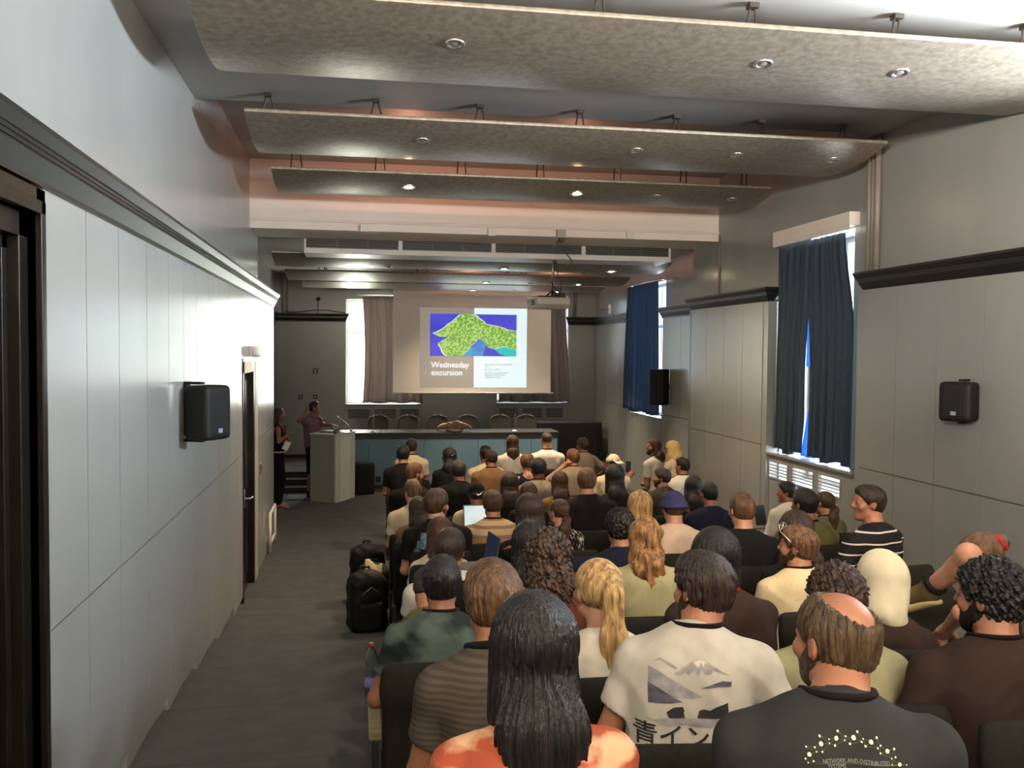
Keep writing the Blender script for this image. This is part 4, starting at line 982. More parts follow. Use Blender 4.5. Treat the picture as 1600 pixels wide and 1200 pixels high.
def head_shape(S, H, s, vox):
    f = lambda *p: H(np.array(p)*s); R = H.R
    S.ell(f(0, -0.014, 0.030), np.array((0.074, 0.094, 0.082))*s, R, 0.02)
    S.ell(f(0, 0.028, -0.030), np.array((0.060, 0.062, 0.080))*s, R, 0.03)
    S.cap(f(-0.040, 0.010, -0.068), f(0, 0.062, -0.092), 0.024*s, 0.022*s, 0.03); S.cap(f(0.040, 0.010, -0.068), f(0, 0.062, -0.092), 0.024*s, 0.022*s, 0.03)
    S.cap(f(-0.028, 0.076, 0.028), f(0.028, 0.076, 0.028), 0.012*s, None, 0.015)
    for q in (-1, 1):
        S.ell(f(q*0.031, 0.096, 0.010), np.array((0.014, 0.012, 0.010))*s, R, 0.012, 'sub')
        S.ell(f(q*0.031, 0.079, 0.009), np.array((0.012, 0.012, 0.010))*s, R, 0.003)
        S.ell(f(q*0.045, 0.060, -0.025), np.array((0.022, 0.022, 0.022))*s, R, 0.02)
        S.ell(f(q*0.077, -0.010, -0.006), np.array((0.010, 0.019, 0.031))*s, R @ rotm(q*0.35, 0.15), 0.008)
        S.ell(f(q*0.086, -0.004, -0.004), np.array((0.005, 0.009, 0.016))*s, R, 0.004, 'sub')
    S.cap(f(0, 0.086, 0.016), f(0, 0.106, -0.022), 0.009*s, 0.013*s, 0.014); S.cap(f(-0.013, 0.092, -0.027), f(0.013, 0.092, -0.027), 0.008*s, None, 0.01)
    S.cap(f(-0.019, 0.080, -0.054), f(0.019, 0.080, -0.054), 0.008*s, None, 0.006); S.cap(f(-0.015, 0.080, -0.064), f(0.015, 0.080, -0.064), 0.009*s, None, 0.006)
    S.cap(f(-0.02, 0.094, -0.0585), f(0.02, 0.094, -0.0585), 0.003*s, None, 0.004, op='sub')

def hand_shape(S, w, d, side, s, curl=0.5, up=None):
    """palm, four unequal bent fingers and a thumb from its side; d = direction of the forearm."""
    d = np.array(d)/np.linalg.norm(d); up = np.array((0, 0, 1.0)) if up is None else np.array(up, float)
    x = np.cross(d, up); x = x/max(np.linalg.norm(x), 1e-6); n = np.cross(x, d)        # n: back of the hand
    g = lambda a, b, c: w+(x*a+d*b+n*c)*s
    S.cap(w, g(0, 0.02, 0), 0.027*s, 0.028*s, 0.02)
    R = np.stack((x, d, n), -1)
    S.rbox(g(0, 0.052, 0), np.array((0.040, 0.046, 0.014))*s, 0.013*s, R, 0.015)
    for i, (o, L) in enumerate(((-0.030, 0.062), (-0.010, 0.074), (0.010, 0.070), (0.029, 0.054))):
        c = curl*(0.8+0.12*i); p = g(o, 0.092, 0.0); a = 0.25*c
        for k, fr in enumerate((0.45, 0.32, 0.23)):
            a += 0.75*c*(0.6 if k == 0 else 1.0); q = p+(d*math.cos(a)-n*math.sin(a)+x*o*0.9)*L*fr*s*1.1
            S.cap(p, q, (0.0098-0.0010*k)*s, (0.0090-0.0010*k)*s, 0.004); p = q
    t0 = g(-side*0.030, 0.022, -0.004); t1 = g(-side*0.056, 0.052, -0.014); t2 = g(-side*0.060, 0.082, -0.022)
    S.cap(t0, t1, 0.014*s, 0.011*s, 0.012); S.cap(t1, t2, 0.0105*s, 0.009*s, 0.004)

CURLF = lambda P, a, f, ph: a*(np.sin(P[..., 0]*f+ph+1.3*np.sin(P[..., 2]*f*0.7))*np.sin(P[..., 1]*f*1.1+2*ph+1.1*np.sin(P[..., 0]*f*0.6))*np.sin(P[..., 2]*f*0.9+ph*0.7)+0.5*np.sin(P[..., 0]*f*2.1+P[..., 2]*f*1.7)*np.sin(P[..., 1]*f*1.9))
def hair_shape(style, H, s, c7, vox, seed, back_n=(0, -1, -0.15), length=0.3):
    """the hair of one head as a soft solid in the person's frame."""
    f = lambda *p: H(np.array(p)*s); R = H.R; S = Sdf(); r = random.Random(seed); ph = r.uniform(0, 6)
    d = lambda a, b, c: H.R @ np.array((a, b, c), float)
    th = {'short': 0.012, 'buzz': 0.005, 'thick': 0.020, 'curly': 0.024, 'bigcurly': 0.034, 'long': 0.016, 'wavy': 0.018, 'bob': 0.022, 'tail': 0.011, 'bun': 0.011, 'bald': 0.012, 'afro': 0.03}[style]
    S.ell(f(0, -0.016, 0.030), np.array((0.074+th*0.9, 0.094+th, 0.082+th))*s, R, 0.0)
    if style in ('short', 'thick', 'bald', 'curly'): S.ell(f(0, -0.045, -0.020), np.array((0.060+th*0.6, 0.055+th*0.7, 0.058))*s, R, 0.02)
    if style in ('thick', 'short'):
        S.ell(f(0.008*(1 if seed % 2 else -1), 0.020, 0.078), np.array((0.062, 0.070, 0.036+th*0.6))*s, R, 0.025)
    # hairline: face side, ears, nape
    S.half(f(0, 0.030, 0.0), d(0, 1.0, -0.80), 0.012)
    if style == 'bald': S.ell(f(0.010, -0.052, 0.098), np.array((0.056, 0.086, 0.060))*s, R, 0.02, 'sub')
    if style in ('short', 'buzz', 'thick', 'bald', 'curly', 'tail', 'bun'):
        S.half(f(0, -0.05, -0.072 if style != 'curly' else -0.085), d(0, -0.25, -1.0), 0.01)
        for q in (-1, 1): S.ell(f(q*0.086, 0.006, -0.022), np.array((0.022, 0.026, 0.040))*s, R, 0.006, 'sub')
    bx = np.array(c7)+np.array((0, -0.075*s, 0.0)); flat = (np.eye(3), (1.0, 0.62, 1.0))
    if style in ('long', 'wavy', 'bigcurly'):
        wv = 0.078 if style != 'bigcurly' else 0.100
        e = bx+np.array((0, -0.02-0.06*length, -length))
        S.cap(f(0, -0.040, 0.02), f(0, -0.062, -0.09), (wv+0.004)*s, wv*s, 0.03, (R, (1.0, 0.66, 1.0)))
        S.cap(f(0, -0.062, -0.09), bx, wv*s, (wv+0.006)*s, 0.03, flat); S.cap(bx, e, (wv+0.006)*s, wv*0.62*s, 0.03, flat)
        for q in (-1, 1): S.cap(f(q*0.066, -0.006, 0.01), f(q*0.074, -0.035, -0.13), 0.024*s, 0.028*s, 0.02)
    if style == 'bob':
        S.cap(f(0, -0.040, 0.02), f(0, -0.050, -0.085), 0.094*s, 0.092*s, 0.03, (R, (1.0, 0.74, 1.0)))
        for q in (-1, 1): S.cap(f(q*0.070, 0.004, 0.01), f(q*0.074, 0.006, -0.085), 0.027*s, 0.026*s, 0.02)
        S.half(f(0, 0, -0.115), d(0, 0.1, -1.0), 0.02)
    if style == 'tail':
        t0 = f(0, -0.105, 0.055 if length > 0.25 else -0.02); t1 = t0+np.array((0.0, -0.040, -0.03)); t2 = bx+np.array((0.01, -0.045, 0.02)); t3 = bx+np.array((0.02, -0.05, -length*0.7))
        S.cap(t0, t1, 0.020*s, 0.034*s, 0.02); S.cap(t1, t2, 0.036*s, 0.046*s, 0.02, flat); S.cap(t2, t3, 0.046*s, 0.020*s, 0.02, flat)
    if style == 'bun': S.ell(f(0, -0.115, 0.02), np.array((0.042, 0.036, 0.040))*s, R, 0.012)
    # strands and curls
    if style in ('curly', 'bigcurly', 'afro'):
        a, fq = (0.010, 125.0) if style == 'curly' else (0.015, 105.0)
        S.fn(lambda P: CURLF(P, a*s, fq, ph))
    elif vox < 0.0062:
        o = H.o
        def strands(P):
            q = (P-o) @ R; an = np.arctan2(q[..., 0], -q[..., 1]-0.02)
            return 0.0021*s*(0.8*np.sin(an*29+3.0*np.sin(q[..., 2]*(34 if style == 'wavy' else 11)+ph))+0.8*np.sin(an*63+2*ph+q[..., 2]*16+1.5*np.sin(q[..., 2]*31))+0.5*np.sin(an*111+q[..., 2]*25))*np.clip((0.11*s-q[..., 2])/0.05, 0.35, 1)
        S.fn(strands)
        if style in ('thick', 'short'): S.fn(lambda P: CURLF(P, 0.0026*s, 85.0, ph))
    if style == 'wavy': S.fn(lambda P: 0.006*np.sin(P[..., 2]*62+ph+9*P[..., 0])*np.sin(P[..., 0]*45+ph))
    return S

TROU = {}
def trousers_mesh(kind):
    if kind not in TROU:
        S = Sdf(); S.ell((0, 0.0, 0.535), (0.178, 0.130, 0.115), None, 0.0)
        for q in (-1, 1):
            S.cap((q*0.09, 0.02, 0.525), (q*0.12, 0.31, 0.510), 0.086, 0.066, 0.03); S.cap((q*0.12, 0.31, 0.510), (q*0.12, 0.305, 0.10), 0.062, 0.052, 0.02)
        S.half((0, 0, 0.64), (0, 0, 1), 0.01); S.fn(lambda P: 0.003*np.sin(P[..., 2]*60+P[..., 1]*50)*np.sin(P[..., 0]*40))
        a = S.mesh('trousers', 0.014)
        s2 = Sdf()
        s2.cap((0, -0.02, 0.045), (0, 0.15, 0.035), 0.042, 0.036, 0.02, (np.eye(3), (1, 1, 0.9))); s2.cap((0, -0.02, 0.05), (0, -0.02, 0.10), 0.04, 0.038, 0.02); s2.half((0, 0, 0.004), (0, 0, -1), 0.0)
        TROU[kind] = (a, s2.mesh('shoe', 0.010))
    return TROU[kind]
def obj_mat(name, me, mat, parent):
    o = bpy.data.objects.new(name, me); COL.objects.link(o); o.parent = parent
    if not me.materials: me.materials.append(mat)
    o.material_slots[0].link = 'OBJECT'; o.material_slots[0].material = mat
    return o

def decal(parent_shirt, name, verts, faces, mat, parent, off=0.0025, sub=0.02):
    """lay a flat outline (x, z in the person's frame) on the back of a shirt."""
    from mathutils.bvhtree import BVHTree
    me0 = parent_shirt.data
    bvh = BVHTree.FromPolygons([v.co for v in me0.vertices], [p.vertices for p in me0.polygons])
    bm = bmesh.new(); V = [bm.verts.new((x, 0, z)) for x, z in verts]
    for f in faces: bm.faces.new([V[i] for i in f])
    bmesh.ops.triangulate(bm, faces=bm.faces[:])
    for _ in range(6):
        es = [e for e in bm.edges if e.calc_length() > sub]
        if not es: break
        bmesh.ops.subdivide_edges(bm, edges=es, cuts=1); bmesh.ops.triangulate(bm, faces=[f for f in bm.faces if len(f.verts) > 3])
    for v in bm.verts:
        h = bvh.ray_cast(Vector((v.co.x, -1.2, v.co.z)), Vector((0, 1, 0)))
        v.co.y = (h[0].y-off) if h[0] is not None else 9.0
    bad = [f for f in bm.faces if max(v.co.y for v in f.verts) > 0.5]
    bmesh.ops.delete(bm, geom=bad, context='FACES')
    me = bpy.data.meshes.new(name); bm.to_mesh(me); bm.free()
    return link(name, me, mat, parent)
def text_mesh(body, size, bold=0.0):
    cu = bpy.data.curves.new('lettering', 'FONT'); cu.body = body; cu.size = size; cu.offset = bold*size; cu.resolution_u = 2; cu.align_x = 'CENTER'
    t = bpy.data.objects.new('lettering', cu); COL.objects.link(t); dg = bpy.context.evaluated_depsgraph_get(); dg.update()
    me = bpy.data.meshes.new_from_object(t.evaluated_get(dg)); bpy.data.objects.remove(t)
    V = [(v.co.x, v.co.y) for v in me.vertices]; F = [tuple(p.vertices) for p in me.polygons]; bpy.data.meshes.remove(me)
    return V, F

def figure(name_label, root, J, g, vox):
    """builds body, clothes and hair of one person from the joints J (person's frame) under the empty root."""
    s = g['s']; fem = g.get('fem', False); H = J['H']; c7 = np.array(J['c7']); hip = np.array(J['hip']); sd = g.get('seed', 1)
    skin = SKIN[g.get('skin', 'warm')]
    sh = [np.array(J['shL']), np.array(J['shR'])]; el = [np.array(J['elL']), np.array(J['elR'])]; wr = [np.array(J['wrL']), np.array(J['wrR'])]
    ax = (c7-hip); ax = ax/np.linalg.norm(ax); xr = (sh[1]-sh[0]); hw = np.linalg.norm(xr)/2; xr = xr/(2*hw); yr = np.cross(ax, xr); yr = yr/np.linalg.norm(yr); zr = np.cross(xr, yr); RT = np.stack((xr, yr, zr), -1)
    tl = np.linalg.norm(c7-hip); wd = hw/0.175
    def torso(S, g_, k):
        S.ell(hip+RT @ np.array((0, 0.0, 0.02)), np.array((0.155*wd+g_, 0.115*s+g_, 0.13+g_)), RT, 0.0)
        S.ell(hip+ax*tl*0.38+RT @ np.array((0, 0.005, 0)), np.array(((0.132 if fem else 0.148)*wd+g_, (0.095 if fem else 0.108)*s*g.get('belly', 1)+g_, 0.19+g_)), RT, k)
        S.ell(hip+ax*tl*0.72+RT @ np.array((0, 0.004, 0)), np.array(((0.140 if fem else 0.158)*wd+g_, (0.098 if fem else 0.108)*s+g_, tl*0.32+g_)), RT, k)
        for q in (0, 1):
            m = sh[q]*0.78+(c7-yr*0.0)*0.22
            S.cap(c7+RT @ np.array((0, -0.012, -0.040*s)), sh[q]+RT @ np.array((0, -0.004, 0.0)), (0.058*s if not fem else 0.050*s)+g_, (0.054*s if not fem else 0.046*s)+g_, k)
            S.cap(hip+ax*tl*0.68+RT @ np.array(((q*2-1)*0.09*wd, -0.035*s, 0)), c7+RT @ np.array(((q*2-1)*0.075*wd, -0.030*s, -0.10*s)), 0.070*s+g_, 0.055*s+g_, k)
            if fem: S.ell(hip+ax*tl*0.62+RT @ np.array(((q*2-1)*0.07, 0.085, 0)), np.array((0.06, 0.05, 0.06))*s+g_, RT, 0.04)
    # ---- body
    S = Sdf(); torso(S, -0.014, 0.05)
    nb = c7+RT @ np.array((0, 0.004, -0.02*s)); nt = H(np.array((0, -0.028, -0.045))*s)
    rn = (0.050 if fem else 0.059)*s
    S.cap(nb, nt, rn*1.08, rn, 0.04)
    ar = 0.9 if fem else 1.0
    for q in (0, 1):
        S.cap(sh[q], el[q], 0.050*s*ar, 0.040*s*ar, 0.03); S.cap(el[q], wr[q], 0.041*s*ar, 0.028*s*ar, 0.015)
    if 'legs' in J:
        for hp_, kn, an, to in J['legs']:
            S.cap(hp_, kn, 0.082*s, 0.054*s, 0.03); S.cap(kn, np.array(kn)*0.65+np.array(an)*0.35+np.array((0, -0.018, 0)), 0.054*s, 0.052*s, 0.02)
            S.cap(np.array(kn)*0.65+np.array(an)*0.35+np.array((0, -0.018, 0)), an, 0.052*s, 0.036*s, 0.02); S.cap(an, to, 0.034*s, 0.026*s, 0.015)
            S.cap(an, np.array(an)+np.array((0, 0, -0.035))+0.0*np.array(to), 0.035*s, 0.032*s, 0.015)
    head_shape(S, H, s, vox)
    for q in (0, 1): hand_shape(S, wr[q], wr[q]-el[q], 1 if q else -1, s, g.get('curl', 0.6), J.get('upL' if q == 0 else 'upR'))
    body = link('body', S.mesh('body', vox), skin, root)
    # ---- top
    top = g.get('top', 'tee'); tm = g['cloth']
    S = Sdf(); loose = g.get('loose', 0.010)
    sl = {'tee': 0.62, 'long': 1.0, 'tank': 0.0, 'jacket': 1.0}[top]
    if sl > 0:
        for q in (0, 1):
            e = sh[q]+(el[q]-sh[q])*min(sl*1.18, 1.0); dv = (el[q]-sh[q])/np.linalg.norm(el[q]-sh[q])
            S.cap(sh[q], e, 0.062*s*ar+loose*0.5, (0.056 if sl < 1 else 0.050)*s*ar+loose*0.7, 0.02)
            if sl < 1:
                z = dv; x_ = np.cross(z, (0.3, 1, 0.2)); x_ /= np.linalg.norm(x_); Rb = np.stack((x_, np.cross(z, x_), z), -1)
                S.rbox(sh[q]+(el[q]-sh[q])*sl+dv*0.11, (0.11, 0.11, 0.11), 0.005, Rb, 0.004, 'sub')
            else:
                dv2 = (wr[q]-el[q])/np.linalg.norm(wr[q]-el[q])
                S.cap(el[q], wr[q]-dv2*0.015, 0.050*s*ar+loose*0.6, 0.037*s+loose*0.4, 0.015)
    T = S; torso(T, loose*0.6, 0.05)
    # loose cloth falling from the shoulder blades
    T.cap(hip+ax*tl*0.80+RT @ np.array((-0.06*wd, -0.045*s, 0)), hip+RT @ np.array((-0.07*wd, -0.035*s, 0.06)), 0.075*s+loose, 0.085*s+loose, 0.06)
    T.cap(hip+ax*tl*0.80+RT @ np.array((0.06*wd, -0.045*s, 0)), hip+RT @ np.array((0.07*wd, -0.035*s, 0.06)), 0.075*s+loose, 0.085*s+loose, 0.06)
    if top == 'tank':
        for q in (0, 1): T.ell(sh[q]+RT @ np.array(((q*2-1)*0.03, 0, 0.0)), np.array((0.085, 0.10, 0.12))*s, RT, 0.01, 'sub')
        T.ell(c7+RT @ np.array((0, -0.05, 0.0)), np.array((0.085, 0.09, 0.10))*s, RT, 0.01, 'sub')
    T.cap(c7+RT @ np.array((0, 0.040, -0.015*s)), H(np.array((0, 0.0, 0.0))*s), rn*1.06+0.010, rn+0.03, 0.010, op='sub')
    if 'hem' in J: T.half(J['hem'], -zr, 0.006)
    else: T.half(hip+np.array((0, 0, -0.02)), (0, 0, -1), 0.006)
    r_ = random.Random(sd); f1, f2, f3 = r_.uniform(30, 44), r_.uniform(18, 26), r_.uniform(0, 6)
    def folds(P):
        x, z = P[..., 0], P[..., 2]; a = np.abs(x-0.02)
        u = z*f1+34*a+1.6*np.sin(x*f2+f3); w = np.clip(0.5+0.5*np.sin(x*13+z*9+f3), 0, 1)
        k_ = 1.9 if vox < 0.0085*VOXK else 1.0
        return k_*0.0030*w*(np.abs(np.sin(u*0.5))**0.7-0.6)+k_*0.0022*(np.abs(np.sin(x*31+6*np.sin(z*7+f3)+f3))-0.6)*(1-w)
    T.fn(folds)
    shirt = link('jacket' if top == 'jacket' else 'shirt' if top != 'tank' else 'tank_top', T.mesh('shirt', max(vox, 0.008)), tm, root)
    if g.get('collar'):
        C = MB(); n = 40
        pts = [c7+RT @ np.array((rn*1.45*math.cos(t), 0.026+rn*1.55*math.sin(t), 0.005-0.028*math.sin(t))) for t in [2*PI*i/n for i in range(n)]]
        C.tube(pts, 0.013*s, 8, True); C.build('collar', g['collar'], root, smooth=True)
    if g.get('lan', 0):
        m = MB(); n = 48; pts = []
        for i in range(n):
            t = 2*PI*i/n; c_, s_ = math.cos(t), math.sin(t); fr = max(0.0, s_)
            pts.append(c7+RT @ np.array((rn*1.32*c_*(1+0.1*fr), 0.020+rn*1.42*s_+0.045*fr*fr, (0.022-0.012*s_-0.20*fr**2.2)*s-(0.272-g.get('nk', 0.272))*0.08)))
        m.tube(pts, 0.0085*s if g['lan'] != 3 else 0.0095*s, 6, True); m.build('lanyard', lanr_m if g['lan'] == 2 else lany_m, root, smooth=True)
    # ---- hair or head cover
    hv = vox*0.74 if vox > 0.0065*VOXK else vox*0.58
    st = g.get('hair', 'short'); hm = (CURL if st in ('curly', 'bigcurly') else HAIR)[g.get('hc', 'dark') if (st not in ('curly', 'bigcurly') or g.get('hc', 'dark') in CURL) else 'dark']
    f = lambda *p: H(np.array(p)*s)
    dd = lambda a, b, c: H.R @ np.array((a, b, c), float)
    if st == 'hijab':
        K = Sdf(); K.ell(f(0, -0.016, 0.034), np.array((0.089, 0.111, 0.096))*s, H.R, 0); K.ell(f(0, -0.01, -0.05), np.array((0.080, 0.090, 0.10))*s, H.R, 0.04)
        K.cap(f(0, -0.035, 0.0), c7+np.array((0, -0.030, 0.045)), 0.086*s, 0.080*s, 0.04); K.cap(f(0, 0.01, -0.10), c7+np.array((0, 0.06, -0.02)), 0.066*s, 0.07*s, 0.04)
        K.cap(c7+np.array((0.015, -0.050, 0.035)), c7+np.array((0.078, -0.082, -0.012)), 0.055*s, 0.012*s, 0.03); K.cap(c7+np.array((-0.02, -0.050, 0.03)), c7+np.array((-0.072, -0.050, 0.012)), 0.05*s, 0.02*s, 0.03)
        K.ell(f(0, 0.115, -0.018), np.array((0.055, 0.055, 0.078))*s, H.R, 0.012, 'sub')
        K.fn(lambda P: (0.0042*np.sin(P[..., 0]*58+1.8*np.sin(P[..., 2]*17)+P[..., 1]*40)+0.0026*np.sin(P[..., 2]*46+30*P[..., 0]))*np.clip((c7[2]+0.22-P[..., 2])/0.18, 0.12, 1))
        link('headscarf', K.mesh('headscarf', hv), g['cover'], root)
    else:
        under = st if st not in ('cap', 'bucket', 'backcap') else g.get('under', 'short')
        hs = hair_shape(under, H, s, c7, hv, sd, length=g.get('len', 0.3))
        link('hair', hs.mesh('hair', hv), hm, root)
        if st in ('cap', 'backcap', 'bucket'):
            K = Sdf(); K.ell(f(0, -0.014, 0.040), np.array((0.090, 0.110, 0.090))*s, H.R, 0)
            K.half(f(0, 0, 0.020), dd(0, -0.12, -1), 0.006)
            if st == 'bucket':
                K.cap(f(0, -0.012, 0.024), f(0, -0.012, 0.012), 0.105*s, 0.112*s, 0.02, (H.R, (1.0, 1.16, 0.35)))
            elif st == 'cap': K.rbox(f(0, 0.135, 0.022), np.array((0.068, 0.055, 0.006))*s, 0.005, H.R @ rotm(0, -0.25), 0.01)
            else: K.rbox(f(0, -0.135, 0.012), np.array((0.066, 0.050, 0.006))*s, 0.005, H.R @ rotm(0, 0.45), 0.01)
            K.ell(f(0, -0.014, 0.030), np.array((0.080, 0.100, 0.080))*s, H.R, 0.0, 'sub')
            link('cap' if st != 'bucket' else 'bucket_hat', K.mesh('hat', hv), g['cover'], root)
    if g.get('beard'):
        K = Sdf(); K.ell(f(0, 0.028, -0.030), np.array((0.0645, 0.068, 0.086))*s, H.R, 0)
        for q in (-1, 1): K.cap(f(q*0.041, 0.008, -0.066), f(0, 0.064, -0.094), 0.028*s, 0.027*s, 0.03); K.ell(f(q*0.066, 0.004, -0.020), np.array((0.010, 0.016, 0.034))*s, H.R, 0.015)
        K.half(f(0, 0.0, 0.008), dd(0, 0.66, 1), 0.006); K.half(f(0, -0.014, -0.05), dd(0, -1, -0.35), 0.008)
        K.ell(f(0, 0.10, -0.056), np.array((0.024, 0.02, 0.012))*s, H.R, 0.006, 'sub'); K.fn(lambda P: CURLF(P, 0.0016, 260.0, 1.0))
        link('beard', K.mesh('beard', hv), HAIR[g['beard']], root)
    if g.get('sunglasses'):
        m = MB(); fr_m = M('glasses_frame', (0.55, 0.5, 0.45), 0.3, 0.6)
        for q in (-1, 1):
            m.tube([f(q*0.082, -0.03, -0.01), f(q*0.087, 0.03, 0.055), f(q*0.075, 0.085, 0.095)], 0.0035*s, 6)
            m.tube([f(q*0.040+0.030*math.cos(t), 0.102-0.012*abs(math.cos(t)), 0.098+0.018*math.sin(t)+0.01) for t in [2*PI*i/16 for i in range(16)]], 0.003*s, 6, True)
        m.tube([f(-0.012, 0.104, 0.112), f(0.012, 0.104, 0.112)], 0.003*s, 6); m.build('sunglasses', fr_m, root, smooth=True)
    if g.get('glasses'):
        m = MB()
        for q in (-1, 1):
            m.tube([f(q*0.082, -0.01, 0.012), f(q*0.078, 0.05, 0.014), f(q*0.062, 0.094, 0.012)], 0.0028*s, 6)
            m.tube([f(q*0.034+0.026*math.cos(t), 0.098, 0.008+0.019*math.sin(t)) for t in [2*PI*i/16 for i in range(16)]], 0.0026*s, 6, True)
        m.build('glasses', black_m, root, smooth=True)
    return body, shirt

VOXK = 1.0
NOM = {'short': 0.166, 'thick': 0.176, 'buzz': 0.158, 'curly': 0.192, 'bigcurly': 0.225, 'long': 0.182, 'wavy': 0.190, 'bob': 0.205, 'tail': 0.165, 'bun': 0.165, 'bald': 0.168, 'hijab': 0.185, 'cap': 0.18, 'backcap': 0.18, 'bucket': 0.208}
CHAIRS = []
def leg_clothes(root, J, s, mat, name, reach, loose, vox=0.010):
    """shorts or trousers over the legs; reach counts thigh 0..1 and shin 1..2."""
    S = Sdf(); hip = np.array(J['hip'])
    S.ell(hip+np.array((0, -0.005, -0.01)), (0.172*s, 0.128*s, 0.12), None, 0.0)
    for hp_, kn, an, to in J['legs']:
        hp_, kn, an = (np.array(v, float) for v in (hp_, kn, an)); e = hp_+(kn-hp_)*min(reach, 1.0)
        S.cap(hp_, e, 0.084*s+loose*0.4, (0.060 if reach >= 1 else 0.068)*s+loose, 0.03)
        if reach > 1: S.cap(kn, kn+(an-kn)*(reach-1), 0.058*s+loose, 0.046*s+loose, 0.02)
    S.half(hip+np.array((0, 0, 0.10)), (0, 0, 1), 0.01)
    return link(name, S.mesh(name, vox), mat, root)
DESC = {}
def seated(key, x, y, Y, w, label, chair=True, **g):
    """a person sitting in the rows; (x, y) is the top of the head in the photo, Y the distance along the hall, w the head's width."""
    hp = at(x, y, 1, Y); dep = (hp-CAM) @ _f
    st = g.get('hair', 'short'); hy, hpit, hrol = (math.radians(v) for v in g.get('head', (0, 0, 0)))
    rz = math.radians(g.get('rz', 0)); turn = abs(math.sin(hy)); nom = NOM[st]*(1+0.22*turn)
    s = min(1.12, max(0.88, w*dep/FPX/nom)); g['s'] = s; g.setdefault('seed', sum(map(ord, key)) % 97)
    fl = floor_z(Y); ht = hp[2]-fl
    hz = 0.545
    lean = g.get('lean', 0.06); nk = g.get('nk', 0.272)
    tmax = 0.645*s; tl = ht-nk*s-hz
    if tl > tmax: hz += tl-tmax; tl = tmax
    if tl < 0.30*s: hz += tl-0.30*s; tl = 0.30*s
    sx = g.get('lx', 0.0)
    hip = np.array((0, 0.0, hz)); c7 = np.array((sx, lean-0.045, hz+tl))
    R0 = rotm(hy-rz, hpit, hrol)
    headtop = {'hijab': 0.128, 'bigcurly': 0.146, 'curly': 0.138, 'bob': 0.134, 'bucket': 0.131, 'cap': 0.131, 'backcap': 0.131, 'thick': 0.140, 'short': 0.130, 'buzz': 0.118, 'bald': 0.116}.get(st, 0.130)*s
    fwd = 0.055+max(0, -hpit)*0.08+(0.272-nk)*0.9
    hc = np.array((sx*1.25, c7[1]+fwd*s, hz+tl+nk*s-headtop)) if abs(hpit) < 0.5 else np.array((sx*1.25, c7[1]+0.12*s, hz+tl+0.27*s-headtop))
    H = Frame(hc, R0)
    Rz = rotm(rz); off = Rz @ hc
    loc = (hp[0]-off[0], Y-off[1], fl)
    fem = g.get('fem', False); hw = (0.150 if fem else 0.180)*s*g.get('wide', 1.0)
    drop = (0.098 if fem else 0.112)*s+g.get('shrug', 0.0)
    shL = c7+np.array((-hw, 0.012, -drop)); shR = c7+np.array((hw, 0.012, -drop))
    up = min(0.29*s, max(0.22, tl*0.62)); ez = c7[2]-drop-up*0.93
    arms = g.get('arms', ('lap', 'lap')); J = dict(hip=hip, c7=c7, H=H, shL=shL, shR=shR)
    for nm, q, sh_, pose in (('L', -1, shL, arms[0]), ('R', 1, shR, arms[1])):
        if pose == 'lap': e = sh_+np.array((q*0.045, 0.055, -up*0.93)); wv = e+np.array((-q*0.11, 0.155*s, 0.01))
        elif pose == 'wide': e = sh_+np.array((q*0.13, 0.03, -up*0.85)); wv = e+np.array((-q*0.10, 0.19*s, 0.02))
        elif pose == 'rest': e = sh_+np.array((q*0.10, -0.02, -up*0.88)); wv = e+np.array((-q*0.06, 0.22*s, 0.02))
        elif pose == 'neck': e = sh_+np.array((q*0.20, 0.10, -0.10)); wv = hc+np.array((q*0.085, -0.02, -0.07))
        elif pose == 'chin': e = sh_+np.array((-q*0.0, 0.20, -0.19)); wv = hc+np.array((q*0.03, 0.11, -0.19))
        elif pose == 'out': e = sh_+np.array((q*0.25, 0.04, 0.02)); wv = e+np.array((q*0.17, 0.13, 0.06))
        elif pose[0] == 'px': e, wv = (Rz.T @ (at(p_[0], p_[1], 1, p_[2])-np.array(loc)) for p_ in pose[1:])
        else: e = sh_+np.array(pose[0]); wv = sh_+np.array(pose[1])
        J['el'+nm] = e; J['wr'+nm] = wv
    if 'leg_px' in g:
        k_, a_, t_ = (Rz.T @ (at(p_[0], p_[1], 1, p_[2])-np.array(loc)) for p_ in g['leg_px'])
        J['legs'] = [((0.09, 0.03, hz-0.01), k_, a_, t_), ((-0.09, 0.03, hz-0.01), (-0.13, 0.42, 0.50), (-0.125, 0.40, 0.10), (-0.125, 0.52, 0.04))]
    root = empty('person', loc, rz, label, 'person', 'seated listeners')
    vox = VOXK*(0.0062 if Y < 3.4 else 0.0078 if Y < 5.5 else 0.0092 if Y < 8.0 else 0.0108)
    body, shirt = figure(label, root, J, g, vox)
    ta, tb = trousers_mesh('plain'); jm = JEANS[g['seed'] % 4]
    if 'legs' in J:
        leg_clothes(root, J, s, jm, 'shorts', 0.62, 0.024)
        if chair: CHAIRS.append((loc, rz*0.45 if abs(rz) < 0.5 else rz, key, label, hz))
        return root, body, shirt, J
    t = obj_mat('trousers', ta, jm, root); t.scale = (s*0.98, s, 1.0); t.location = (0, 0, 0)
    for q in (-1, 1):
        sh_o = obj_mat('shoe', tb, shoe_m, root); sh_o.location = (q*0.12*s*0.98, 0.30*s, 0.0)
    if chair: CHAIRS.append((loc, rz*0.45 if abs(rz) < 0.5 else rz, key, label, hz))
    g['J'] = J
    return root, body, shirt, J
W_ = cloth('white', (192, 186, 174)); CREAM = cloth('cream', (196, 180, 150)); BLK = cloth('black', (20, 19, 19)); GREYT = cloth('grey_beige', (128, 116, 98)); 
